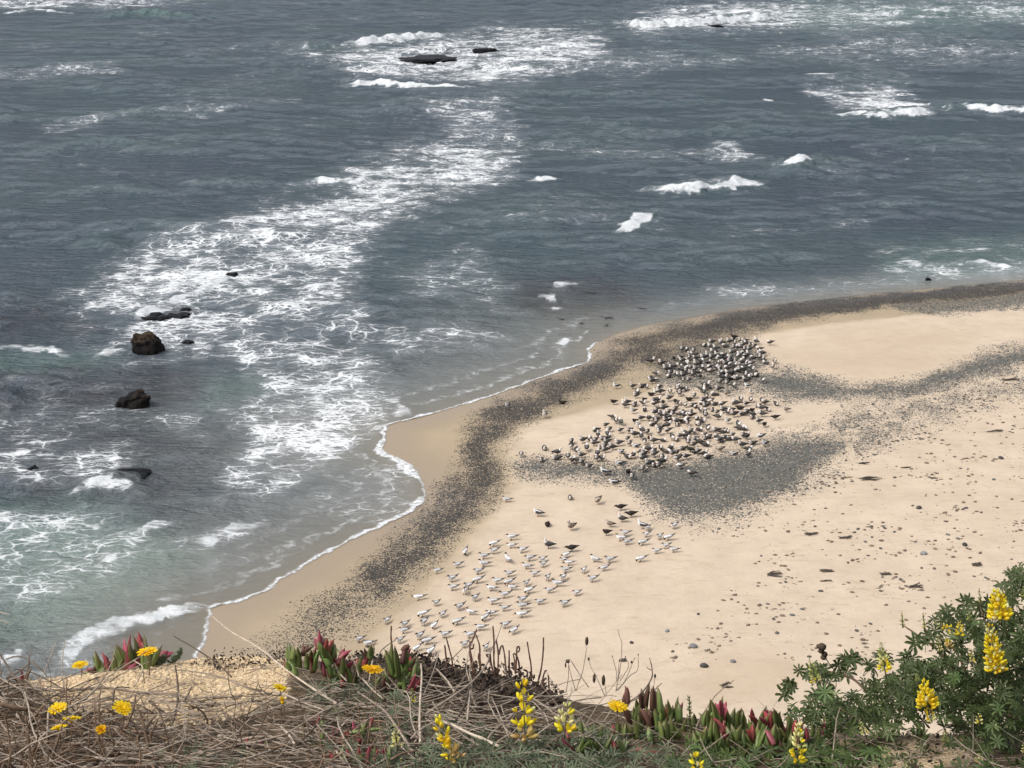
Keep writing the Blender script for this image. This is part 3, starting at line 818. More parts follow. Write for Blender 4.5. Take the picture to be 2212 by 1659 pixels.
def pebble_field(name, xs, yy, zs, size, mat, label, shape=(1, 1, 1)):
    n = len(xs)
    me = bpy.data.meshes.new(name)
    me.vertices.add(n)
    me.vertices.foreach_set("co", np.stack([xs, yy, zs], 1).astype(np.float32).ravel())
    sc = np.stack([size * rp.uniform(0.8, 1.5, n), size * rp.uniform(0.7, 1.1, n), size * rp.uniform(0.35, 0.7, n)], 1)
    a = me.attributes.new("psize", 'FLOAT_VECTOR', 'POINT'); a.data.foreach_set("vector", sc.astype(np.float32).ravel())
    sc = sc * np.array(shape)
    rt = np.stack([rp.uniform(-0.25, 0.25, n), rp.uniform(-0.25, 0.25, n), rp.uniform(0, 6.28, n) if shape[0] == 1 else rp.normal(0.15, 0.5, n)], 1)
    a = me.attributes.new("prot", 'FLOAT_VECTOR', 'POINT'); a.data.foreach_set("vector", rt.astype(np.float32).ravel())
    ob = mesh_obj(name, me)
    ng = bpy.data.node_groups.new(name + "_nodes", 'GeometryNodeTree')
    ng.interface.new_socket("Geometry", in_out='INPUT', socket_type='NodeSocketGeometry')
    ng.interface.new_socket("Geometry", in_out='OUTPUT', socket_type='NodeSocketGeometry')
    N = ng.nodes; L = ng.links
    gi = N.new("NodeGroupInput"); go = N.new("NodeGroupOutput")
    ic = N.new("GeometryNodeMeshIcoSphere"); ic.inputs["Subdivisions"].default_value = 2; ic.inputs["Radius"].default_value = 1.0
    sm = N.new("GeometryNodeSetMaterial"); sm.inputs["Material"].default_value = mat
    ip = N.new("GeometryNodeInstanceOnPoints")
    s1 = N.new("GeometryNodeInputNamedAttribute"); s1.data_type = 'FLOAT_VECTOR'; s1.inputs["Name"].default_value = "psize"
    s2 = N.new("GeometryNodeInputNamedAttribute"); s2.data_type = 'FLOAT_VECTOR'; s2.inputs["Name"].default_value = "prot"
    L.new(ic.outputs["Mesh"], sm.inputs["Geometry"]); L.new(gi.outputs[0], ip.inputs["Points"]); L.new(sm.outputs[0], ip.inputs["Instance"])
    L.new(s1.outputs["Attribute"], ip.inputs["Scale"]); L.new(s2.outputs["Attribute"], ip.inputs["Rotation"]); L.new(ip.outputs[0], go.inputs[0])
    md = ob.modifiers.new("pebbles", 'NODES'); md.node_group = ng
    tag(ob, label, "pebbles", kind="stuff")
    return ob
cx = rp.uniform(-18, 46, 420000); cy = rp.uniform(48, 112, 420000)
cz, cd = beach_height(cx, cy)
mg, mgr, _, cox, coy = beach_masks(cx, cy, cz)
inv = (cox > -80) & (cox < 2300) & (cd > 0.1)
u = rp.random(len(cx))
k1 = inv & (u < 0.85 * np.clip(mg, 0, 1) ** 1.3 * np.where(mg > 0.05, 1, 0)) & (cd < 30)
k2 = inv & ~k1 & (u < 0.55 * mgr ** 1.2) & (mgr > 0.05)
pebble_field("dark_gravel_pebbles", cx[k1], cy[k1], cz[k1], rp.uniform(0.010, 0.027, k1.sum()) * rp.choice([1, 1, 1, 1.6], k1.sum()), PEB_DARK, "dark wet gravel band curving along the waterline")
pebble_field("grey_pebbles", cx[k2], cy[k2], cz[k2], rp.uniform(0.018, 0.045, k2.sum()) * rp.choice([1, 1, 1, 1.5], k2.sum()), PEB_GREY, "grey pebble patches around and behind the gull flock")
# strewn stones on the dry sand to the right
STREWN = [(1500, 1130), (1640, 1085), (1790, 1000), (1900, 880), (2260, 790), (2260, 1340), (2050, 1400), (1760, 1470), (1560, 1480), (1420, 1420), (1560, 1290), (1620, 1200)]
HOT = [(0.9, 30, [(1680, 1000), (1850, 880), (2260, 790), (2260, 860), (1850, 1010), (1640, 1130), (1500, 1150)]), (0.6, 40, [(1560, 1150), (1800, 1100), (1900, 1160), (1800, 1250), (1650, 1280)]), (0.8, 40, [(1900, 1270), (2260, 1190), (2260, 1340), (1950, 1340)])]
sx = rp.uniform(2, 42, 90000); sy = rp.uniform(48, 90, 90000)
sz, sdist = beach_height(sx, sy)
sox, soy = P(sx, sy, sz)
w8 = 0.20 * soft(sox, soy, STREWN, 40)
for a_, b_, c_ in HOT: w8 = np.maximum(w8, 0.34 * a_ * soft(sox, soy, c_, b_))
w8 = w8 * (0.15 + 1.5 * sstep(-0.1, 0.45, fbm(sx * 0.55, sy * 0.55, 3)))
ks = (rp.random(len(sx)) < w8) & (sox < 2260)
sx, sy, sz = sx[ks], sy[ks], sz[ks]
ssz = 0.017 + 0.06 * rp.random(len(sx)) ** 4.0
order = np.argsort(-ssz)
big, small = order[:260], order[260:]
pebble_field("strewn_pebbles", sx[small], sy[small], sz[small], ssz[small], PEB_SMALL, "small pebbles strewn over the dry sand on the right")
fl = rp.choice(small, min(420, len(small)), replace=False)
pebble_field("weed_flakes", sx[fl] + 0.07, sy[fl], sz[fl] + 0.004, rp.uniform(0.03, 0.075, len(fl)), PEB_WEED, "dark flakes of dried weed strewn over the right-hand sand", (1.7, 0.45, 0.25))
STONES = []
for k in range(6):
    v = ICO2 * (1 + 0.22 * noise3(ICO2, 1.2, 20 + k)[:, None] + 0.08 * noise3(ICO2, 3.0, 30 + k)[:, None])
    STONES.append(pymesh("stone_%d" % k, v, ICO2F, [PEB_MIX if k % 3 else PEB_GREY]))
for i, j in enumerate(big):
    s_ = float(ssz[j])
    ob = mesh_obj("beach_stone", STONES[i % 6], loc=(float(sx[j]), float(sy[j]), float(sz[j]) + s_ * 0.15), rot=(0, 0, rp.uniform(0, 6.28)), scale=(s_ * 1.35, s_ * 0.95, s_ * 0.6))
    q_ = P(sx[j], sy[j], sz[j])
    row = zone(float(q_[1]), ["beside the far pebble strip", "level with the gull flock", "below the grey pebble patch", "level with the terns", "above the lupine bush", "just above the bluff plants"], 800, 1480)
    colm = zone(float(q_[0]), ["nearest the birds", "in the middle of the open sand", "towards the right edge", "at the right edge"], 1440, 2250)
    tag(ob, "%s %s stone %s, %s" % ("tiny" if i > 170 else ("small" if i > 60 else "fist-sized"), "brown" if (i % 6) % 3 else "grey", row, colm), "stone", "stones strewn over the dry sand")
NAMED = [((1521, 1440), 0.125, "largest dark rounded stone on the sand above the ice plant row"), ((1441, 1364), 0.085, "brown stone left of the pale stone on bare sand"), ((1364, 1389), 0.075, "dark stone leftmost on the bare sand above the dead stalks"),
         ((1583, 1430), 0.09, "flat grey stone right of the largest dark stone"), ((1453, 1408), 0.055, "small brown stone between two bigger stones on bare sand"), ((2162, 991), 0.12, "dark lump-shaped stone alone near the right picture edge"),
         ((1498, 1398), 0.13, "pale grey stone with white foot, largest light stone on sand"), ((1985, 1098), 0.12, "dark stone in the middle of the strewn right-hand sand"), ((2084, 1178), 0.11, "dark flat stone above the upper yellow lupine spike"),
         ((1995, 1197), 0.12, "grey blocky stone below the dark middle stone")]
PALE = simple_mat("stone_pale", (0.26, 0.26, 0.26), col2=(0.17, 0.17, 0.175), scale=8)
DARKS = simple_mat("stone_dark", (0.085, 0.078, 0.072), col2=(0.05, 0.046, 0.044), scale=8)
for i, ((a_, b_), s_, lab) in enumerate(NAMED):
    x0, y0, z0 = [float(q) for q in beach_at(a_, b_)]
    v = ICO2 * (1 + 0.16 * noise3(ICO2, 1.2, 50 + i)[:, None])
    me = pymesh("beach_stone", v, ICO2F, [PALE if "pale" in lab or "grey" in lab else DARKS])
    ob = mesh_obj("beach_stone", me, loc=(x0, y0, z0 + 0.25 * s_), rot=(0, 0.1, i), scale=(s_ * 1.15, s_ * 0.9, s_ * 0.75))
    tag(ob, lab, "stone", "larger stones on the dry sand")
DRIFT = [((1878, 1036), 50, "longest dark driftwood tangle below the sparse pebble belt"), ((2149, 933), 46, "dark driftwood stick near the right picture edge"), ((1955, 1012), 28, "short dark stick right of the longest driftwood tangle"),
         ((1866, 1000), 30, "thin grey stick just above the longest driftwood tangle"), ((2020, 1033), 22, "small heap of dark weed right of the short stick"), ((1751, 1154), 32, "dark weed strand on sand left of the middle stones"),
         ((1824, 1163), 28, "knotted weed lump right of the dark weed strand"), ((1783, 1235), 34, "pair of dark weed clumps above the lupine bush"), ((1670, 1244), 40, "two parallel weed strands on open sand"),
         ((1786, 1259), 32, "angled weed stick under the pair of clumps"), ((1912, 1242), 26, "greenish weed streak above the lupine buds"), ((1978, 1270), 34, "long thin weed streak right above the pale lupine spike"),
         ((2185, 822), 44, "thick dark weed heap at the far right beside pebbles"), ((1569, 1483), 30, "weed scrap on sand just above the ice plant leaves"), ((1345, 1428), 16, "tiny weed scrap among dead stalks on sand"),
         ((2110, 1222), 26, "crumbled dark weed left of the upper lupine spike")]
WEED = simple_mat("dried_weed", (0.045, 0.038, 0.034), col2=(0.11, 0.09, 0.07), scale=10, rough=0.8)
for i, ((a_, b_), wov, lab) in enumerate(DRIFT):
    rr = random.Random(80 + i)
    x0, y0, z0 = [float(q) for q in beach_at(a_, b_)]
    d = y0 * CP + (CAM_H - z0) * SP; w = wov * d / FOC
    parts = []
    for s_ in range(6 if "stick" not in lab else 2):
        hd = rr.uniform(-0.1, 0.25); p = Vector((-w / 2 * rr.uniform(0.5, 1), rr.uniform(-0.12, 0.12), rr.uniform(0.01, 0.03))); pts = []
        for k in range(6):
            pts.append(p.copy()); hd += rr.uniform(-0.25, 0.25)
            p = p + Vector((math.cos(hd) * w / 6, math.sin(hd) * w / 6, rr.uniform(-0.02, 0.02)))
        parts.append(tube_mesh(pts, [rr.uniform(0.015, 0.042) * (1.1 - abs(k - 2.5) / 4) for k in range(6)], 5))
    V, F = join(parts)
    stick = "stick" in lab or "driftwood" in lab
    ob = mesh_obj("driftwood" if stick else "beach_weed", pymesh("drift", V, F, [WEED]), loc=(x0, y0, z0 + 0.01))
    tag(ob, lab, "driftwood" if stick else "seaweed", "drift lines on the dry sand")

# ================================================================== BIRDS
def feather(name, c, var=0.12, rough=0.75, rnd=0.12):
    return simple_mat(name, c, rough=rough, var=var, scale=30, spec=0.2, rnd=rnd)
G_BODY = feather("gull_grey", (0.115, 0.105, 0.10), rnd=0.3); G_WING = feather("gull_wing", (0.062, 0.058, 0.057), rnd=0.3); G_HEAD = feather("gull_head", (0.72, 0.68, 0.63)); G_TAIL = feather("gull_tail", (0.02, 0.02, 0.02))
BILL_R = feather("bill_red", (0.45, 0.06, 0.03), rough=0.4); LEG_D = feather("leg_dark", (0.02, 0.018, 0.018)); DARK = feather("gull_dark_brown", (0.042, 0.034, 0.030)); DARKW = feather("gull_dark_wing", (0.026, 0.022, 0.02))
WHITE = feather("plumage_white", (0.78, 0.77, 0.75)); SLATE = feather("wing_slate", (0.07, 0.07, 0.075)); PINK = feather("leg_pink", (0.45, 0.25, 0.2)); BILL_Y = feather("bill_yellow", (0.6, 0.38, 0.05), rough=0.4)
T_WING = feather("tern_wing", (0.42, 0.42, 0.43)); CAP = feather("tern_cap", (0.015, 0.015, 0.016)); BILL_O = feather("bill_orange", (0.6, 0.20, 0.04), rough=0.4); PRIM = feather("tern_primaries", (0.14, 0.14, 0.145))
BROWN = feather("gull_mottled", (0.24, 0.19, 0.15), var=0.4); BROWNP = feather("gull_pale_neck", (0.50, 0.45, 0.39), var=0.2)

def loft(stations, sides=10):
    """stations: (centre, ry, rz) -> tube of ellipses across the run of the centres"""
    V, F = [], []
    n = len(stations)
    C = [Vector(s[0]) for s in stations]
    for i, (c_, ry, rz) in enumerate(stations):
        td = (C[min(i + 1, n - 1)] - C[max(i - 1, 0)]).normalized()
        side = Vector((0, 1, 0)); side = (side - td * side.dot(td))
        side = side.normalized() if side.length > 0.05 else Vector((1, 0, 0))
        up = td.cross(side).normalized()
        for k in range(sides):
            an = 2 * math.pi * k / sides
            V.append(C[i] + side * (ry * math.cos(an)) + up * (rz * math.sin(an)))
    for i in range(n - 1):
        for k in range(sides):
            k2 = (k + 1) % sides
            F.append((i * sides + k, i * sides + k2, (i + 1) * sides + k2, (i + 1) * sides + k))
    F.append(tuple(range(sides))[::-1]); F.append(tuple((n - 1) * sides + k for k in range(sides)))
    return V, F
def bird_mesh(name, mats, kind="gull", pose="stand", yaw=0.0):
    """one continuous bird; mats: body, head, wing, tail, bill, leg, cap"""
    V, F, M = [], [], []
    def add(part, mid):
        v, f = part; o_ = len(V)
        V.extend(v); F.extend([tuple(i + o_ for i in q) for q in f])
        M.extend(mid if isinstance(mid, list) else [mid] * len(f))
    g = kind != "tern"
    sit = pose in ("sit", "tuck")
    lift = (0.085 if sit else 0.185) if g else (0.06 if sit else 0.125)
    if g:
        body = [((-.255, 0, .035), .035, .006), ((-.19, 0, .03), .048, .018), ((-.12, 0, .018), .07, .05), ((-.05, 0, .005), .09, .078), ((.03, 0, 0), .098, .090), ((.09, 0, .018), .085, .085)]
        if pose == "preen":
            neck = [((.125, .02, .06), .055, .06), ((.12, .055, .11), .04, .042), ((.085, .085, .115), .040, .040), ((.045, .10, .10), .040, .038), ((.015, .105, .085), .026, .026), ((0.0, .107, .075), .013, .013)]
            bill = [((-.005, .107, .073), .011, .011), ((-.035, .11, .05), .007, .008), ((-.05, .11, .035), .002, .003)]
        elif pose == "tuck":
            neck = [((.12, 0, .05), .065, .065), ((.115, .01, .095), .052, .05), ((.085, .02, .115), .046, .042), ((.05, .03, .11), .04, .034), ((.02, .035, .095), .02, .018), ((.01, .036, .09), .01, .01)]
            bill = [((.008, .036, .09), .009, .008), ((-.02, .04, .082), .005, .005), ((-.035, .04, .08), .002, .002)]
        elif pose == "low":
            neck = [((.14, 0, .025), .065, .065), ((.18, 0, .045), .045, .048), ((.215, 0, .062), .040, .042), ((.25, 0, .068), .041, .040), ((.278, 0, .062), .028, .028), ((.296, 0, .056), .013, .014)]
            bill = [((.298, 0, .055), .011, .012), ((.33, 0, .046), .007, .009), ((.35, 0, .036), .002, .004)]
        else:
            e = {"tall": 1.35, "stand": 1.0, "sit": 0.8, "hunch": 0.68}.get(pose, 1.0)
            neck = [((.125, 0, .05 * e), .064, .066), ((.145, 0, .095 * e), .046, .05), ((.153, 0, .128 * e), .041, .044), ((.172, 0, .15 * e + .004), .044, .043), ((.203, 0, .151 * e), .030, .030), ((.222, 0, .146 * e), .014, .014)]
            bill = [((.224, 0, .146 * e), .011, .012), ((.258, 0, .139 * e), .008, .010), ((.28, 0, .130 * e), .002, .004)]
        wing = [((.095, .072, .045), .014, .040), ((.04, .090, .035), .018, .058), ((-.05, .080, .032), .018, .058), ((-.14, .055, .036), .014, .040), ((-.23, .026, .046), .010, .020), ((-.31, .006, .058), .005, .008)]
        wmat = [2] * 30 + [3] * 20
        sides = 10
    else:
        body = [((-.22, 0, .05), .022, .005), ((-.16, 0, .035), .034, .014), ((-.10, 0, .016), .05, .038), ((-.03, 0, .002), .062, .054), ((.03, 0, 0), .066, .06), ((.085, 0, .012), .058, .056)]
        e = {"tall": 1.4, "stand": 1.0, "sit": 0.8, "hunch": 0.7}.get(pose, 1.0)
        if pose == "preen":
            neck = [((.11, .01, .03), .045, .045), ((.125, .03, .04), .034, .034), ((.14, .045, .02), .030, .030), ((.145, .052, -.015), .030, .030), ((.14, .055, -.04), .02, .02), ((.137, .056, -.05), .01, .01)]
            bill = [((.137, .056, -.051), .008, .009), ((.12, .057, -.085), .006, .007), ((.105, .058, -.11), .0015, .002)]
        elif pose == "low":
            neck = [((.12, 0, .015), .045, .045), ((.15, 0, .028), .032, .034), ((.175, 0, .034), .030, .031), ((.20, 0, .03), .030, .029), ((.222, 0, .02), .02, .02), ((.234, 0, .012), .010, .011)]
            bill = [((.235, 0, .011), .008, .010), ((.268, 0, -.004), .006, .008), ((.30, 0, -.022), .0015, .002)]
        else:
            neck = [((.108, 0, .035 * e), .044, .045), ((.12, 0, .065 * e), .033, .036), ((.128, 0, .088 * e), .030, .032), ((.146, 0, .103 * e), .032, .031), ((.172, 0, .103 * e), .022, .022), ((.188, 0, .099 * e), .010, .011)]
            bill = [((.189, 0, .099 * e), .008, .010), ((.225, 0, .090 * e), .006, .008), ((.262, 0, .078 * e), .0015, .002)]
        wing = [((.08, .050, .032), .010, .028), ((.03, .064, .024), .013, .040), ((-.05, .056, .026), .013, .038), ((-.13, .036, .040), .010, .026), ((-.22, .016, .066), .007, .012), ((-.30, .004, .095), .003, .004)]
        wmat = [2] * 30 + [3] * 20
        sides = 10
    if kind == 'gull': neck = neck[:1] + [(c_, a_ * 1.12, b_ * 1.12) for c_, a_, b_ in neck[1:]]
    st = body + neck
    mid = []
    nb = len(body)
    for i in range(len(st) - 1):
        for k in range(sides):
            an = 2 * math.pi * (k + 0.5) / sides
            if i < 1: m_ = 3
            elif i < nb: m_ = 0
            else: m_ = 1
            if kind == "gull" and i == nb - 1 : m_ = 0
            if kind == "tern":
                m_ = 3 if i < 1 else 0
                upface = math.sin(an) > 0.0 if pose not in ("preen",) else math.sin(an) > -2
                if pose == "low": upface = math.sin(an) > -0.2
                if i >= nb + 2 and upface: m_ = 6
            mid.append(m_)
    v, f = loft(st, sides)
    add((v, f), mid + [3, 4])
    add(loft(bill, 6), 4)
    for sgn in (1, -1):
        w_ = [((c_[0], c_[1] * sgn, c_[2]), a_, b_) for c_, a_, b_ in wing]
        v, f = loft(w_, 10)
        add((v, f), wmat[:len(f) - 2] + [2, 3])
    if not sit:
        for sgn in (1, -1):
            z0 = -lift
            lx = 0.0
            add(tube_mesh([(lx + .01, sgn * .035, -.05), (lx - .005, sgn * .034, z0 * 0.55), (lx, sgn * .034, z0 + .004)], [.011, .006, .006], 5), 5)
            add(([Vector((lx - .012, sgn * .034, z0 + .004)), Vector((lx + .045, sgn * .034 + .022, z0 + .003)), Vector((lx + .05, sgn * .034, z0 + .003)), Vector((lx + .045, sgn * .034 - .022, z0 + .003)), Vector((lx, sgn * .034, z0 + .012))],
                 [(0, 1, 4), (1, 2, 4), (2, 3, 4), (3, 0, 4), (0, 3, 2, 1)]), 5)
    tilt = math.radians({"low": -2, "preen": -6, "sit": -1}.get(pose, 6)) * (1 if g else 1.0)
    V = [Vector((p.x * math.cos(tilt) - p.z * math.sin(tilt), p.y, p.x * math.sin(tilt) + p.z * math.cos(tilt))) if p.z > -lift * 0.8 else p for p in V]
    V = [p + Vector((0, 0, lift)) for p in V]
    return pymesh(name, V, F, mats, M)

gm = [G_BODY, G_HEAD, G_WING, G_TAIL, BILL_R, LEG_D, CAP]
dm = [DARK, DARK, DARKW, DARKW, LEG_D, LEG_D, CAP]
wm = [WHITE, WHITE, SLATE, G_TAIL, BILL_Y, PINK, CAP]
bm_ = [BROWN, BROWNP, BROWN, DARKW, LEG_D, PINK, CAP]
tm = [WHITE, WHITE, T_WING, PRIM, BILL_O, LEG_D, CAP]
GULL = {p: bird_mesh("gull_" + p, gm, "gull", p) for p in ("stand", "tall", "hunch", "sit", "tuck", "preen", "low")}
DGULL = {p: bird_mesh("dark_gull_" + p, dm, "gull", p) for p in ("stand", "hunch", "sit", "low", "tuck")}
WGULL = {p: bird_mesh("white_gull_" + p, wm, "gull", p) for p in ("stand", "tall", "hunch", "sit", "preen")}
BGULL = {p: bird_mesh("mottled_gull_" + p, bm_, "gull", p) for p in ("tall", "preen", "stand")}
TERN = {p: bird_mesh("tern_" + p, tm, "tern", p) for p in ("stand", "tall", "hunch", "preen", "low")}

rb = random.Random(5)
POSE = {"stand": "standing", "tall": "standing tall", "hunch": "standing hunched", "sit": "sitting", "tuck": "asleep with tucked head", "preen": "preening its back", "low": "leaning forward"}
def facing(h):
    h = h % 360
    return "facing right" if h < 50 or h > 310 else ("facing away" if h < 130 else ("facing left" if h < 225 else "facing the camera"))
def put_bird(name, me, sx_, sy_, head, label, cat, group, scale=1.0):
    """sx_, sy_: where the feet stand (photo pixels / 1.736)"""
    x0, y0, z0 = [float(q) for q in beach_at(sx_, sy_)]
    ob = mesh_obj(name, me, loc=(x0, y0, z0 - 0.004), rot=(0, 0, math.radians(head)), scale=scale)
    return tag(ob, label, cat, group)
K = 1.73599
def T(tx, ty, zx, zy): return (tx + zx / 3.998) / K, (ty + zy / 3.998) / K

# gulls of the flock: body centres read off the photo, three survey tiles
T1 = """1740,175 1945,190 1205,135 1225,195 1270,225 1340,170 1390,150 1420,190 1510,160 1565,165 1605,200 1545,220 1650,230 1710,240 1400,265 1460,230 1520,262 1570,285 1640,290 1075,180 965,215 1060,255 1140,275 635,290 700,275 805,315 1100,335 1380,340 1250,380 1530,345 1785,290 1830,318 1800,362 1570,380 1630,372 1690,400 1790,408 1840,420 1885,490 2020,470 1990,550 750,360 800,370 740,410 835,415 955,415 1025,390 1075,408 1160,385 1205,418 1150,440 1290,420 1350,430 1450,395 1500,385 1540,418 600,420 630,458 730,455 690,480 900,470 1020,475 1225,468 1280,488 1350,475 1430,478 1540,462 1610,475 1660,505 165,470 280,480 330,490 430,520 440,565 520,545 615,525 680,520 850,520 920,548 1040,545 1130,560 1165,508 1190,575 1345,522 1400,535 1465,522 1520,565 1580,522 1640,545 400,590 460,640 640,605 685,612 720,548 765,562 830,592 870,625 1010,602 1060,628 1205,605 1250,632 1305,562 1330,652 1415,592 1380,642 1450,605 1505,605 1560,585 1610,640 1680,592 1570,668 1700,672 1745,678 1620,695 1590,742 240,650 145,710 210,735 180,768 430,690 530,648 580,688 650,682 650,745 730,750 760,642 800,662 1190,678 1250,718 1345,718 1200,772 1400,722 1450,745 1310,790 1390,828 1840,762 30,835 100,850 285,838 300,928 450,922 575,835 560,885 600,895 685,882 590,955 990,832 1040,848 960,868 925,898 955,938 1175,888 1110,960 45,1100 205,1058 260,1050 430,1030 810,988 1000,988 950,1032"""
T3 = """45,60 70,150 215,70 350,140 590,55 680,80 790,78 830,105 930,75 985,108 1050,45 1120,65 1225,80 1400,45 1440,62 1510,10 1590,65 1660,10 1820,20 1870,50 2040,65 1760,92 1820,138 1920,152 260,140 220,200 530,125 450,180 490,215 620,182 660,195 760,190 900,160 970,190 1080,150 1150,195 1250,165 1310,195 1375,160 1700,230 290,215 325,242 370,230 430,272 600,230 660,242 700,300 765,242 850,282 940,300 980,242 1170,270 1410,230 1540,215 1600,200 1830,225 1680,265 1780,330 15,285 130,290 235,285 245,338 180,372 390,320 440,300 550,330 555,372 645,332 710,362 850,360 890,382 940,342 410,400 410,472 290,420 1470,390 1500,432 1560,442 1020,450 30,470 110,490 285,500 810,492 770,482 890,452 1140,480 1300,470 1240,482 20,560 70,640 205,625 350,610 480,575 550,602 600,552 670,510 690,545 700,602 730,650 800,682 960,540 1030,562 1150,562 1180,612 1220,618 1270,582 1330,592 1380,540 1540,540 1600,562 830,602 880,622 980,602 990,682 1430,612 1530,690 1690,652 310,720 460,722 640,735 820,782 870,785 20,800 60,832 130,760 210,772 210,832 330,862 400,782 490,822 550,802 570,892 690,862 960,822 1010,862 1620,832 1630,752 40,892 130,972 200,982 340,942 280,1002 770,1122 40,1048"""
T2 = """1775,90 1810,40 1915,75 1635,325 1710,348 1480,388 1335,458 1370,538 1540,450 1510,522 1700,468 1530,572 1140,618 1240,582 1330,612 1310,662 1450,612 1500,642 970,632 970,712 565,732 220,828 1200,738 1050,782 760,802 745,882 1120,842 520,908 920,862 985,922 1050,912 1125,948 1230,1012 1470,702 1590,722 1680,662 1840,472 1920,532 1810,592 1840,662 1360,822 1350,892 1430,892 1480,762 1405,742 1900,842 1815,862 1880,1168"""
def parse(s): return [tuple(float(q) for q in p.split(",")) for p in s.split()]
flock = [T(2400, 1240, *p) for p in parse(T1)] + [T(2400, 1500, *p) for p in parse(T3)] + [T(1900, 1500, *p) for p in parse(T2)] + [((1900 + a_ / 2.011) / K, (1200 + b_ / 2.011) / K) for a_, b_ in ((950, 505), (985, 540), (975, 575))]
far_lab = "slate grey gull with whitish head in the tight far pack on dark gravel"
mid_lab = "slate grey gull with whitish head in the flock's loose middle on sand"
near_lab = "slate grey gull with whitish head on grey pebbles at the flock's near edge"
poses = ["stand"] * 6 + ["hunch"] * 4 + ["tall"] + ["sit"] * 3 + ["tuck"] * 2 + ["preen"] * 2 + ["low"]
flock = sorted(flock, key=lambda q: -q[1])
kept = []
for a_, b_ in flock:
    if all((a_ - c_) ** 2 + ((b_ - d_) * 1.5) ** 2 > 3.2 ** 2 for c_, d_ in kept): kept.append((a_, b_))
extra = kept[312:]
for a_, b_ in kept[:312]:
    p = rb.choice(poses)
    hd = rb.gauss(232, 36) if rb.random() < 0.8 else rb.uniform(-60, 160)
    dx = 0.0
    lab, grp = (far_lab, "gulls packed at the far end") if b_ < 857 else ((mid_lab, "gulls loose in the middle of the flock") if b_ < 985 else (near_lab, "gulls along the near edge of the flock"))
    zn = zone(a_, ["far pack's left end", "far pack's left half", "far pack's right half", "far pack's right end"], 1395, 1660) if grp.endswith("far end") else (zone(a_, ["flock's left tip", "flock's left middle", "flock's centre", "flock's right middle", "flock's right flank"], 1240, 1690) if "middle" in grp else zone(a_, ["pebbles near left", "pebbles near centre", "pebbles near right"], 1180, 1620))
    lab = "pale-headed slate gull %s, %s, %s %s" % (POSE[p], facing(hd), "on the" if zn.startswith("pebbles") else "in the", zn)
    put_bird("gull", GULL[p], a_ + dx, b_ + (4.2 if p not in ("sit", "tuck") else 2.5), hd, lab, "gull", grp, rb.uniform(0.88, 1.14))
if extra:
    V, F, M = [], [], []
    for a_, b_ in extra:
        p = rb.choice(poses); me0 = GULL[p]
        x0, y0, z0 = [float(q) for q in beach_at(a_, b_ + 4)]
        mt = Matrix.Translation((x0, y0, z0)) @ Matrix.Rotation(math.radians(rb.gauss(205, 40)), 4, 'Z')
        o_ = len(V)
        V += [mt @ q.co for q in me0.vertices]; F += [tuple(i + o_ for i in q.vertices) for q in me0.polygons]; M += [q.material_index for q in me0.polygons]
    ob = mesh_obj("gull_crowd", pymesh("gull_crowd", V, F, gm, M))
    tag(ob, "farthest slate grey gulls crowded together at the top of the flock", "gulls", kind="stuff")

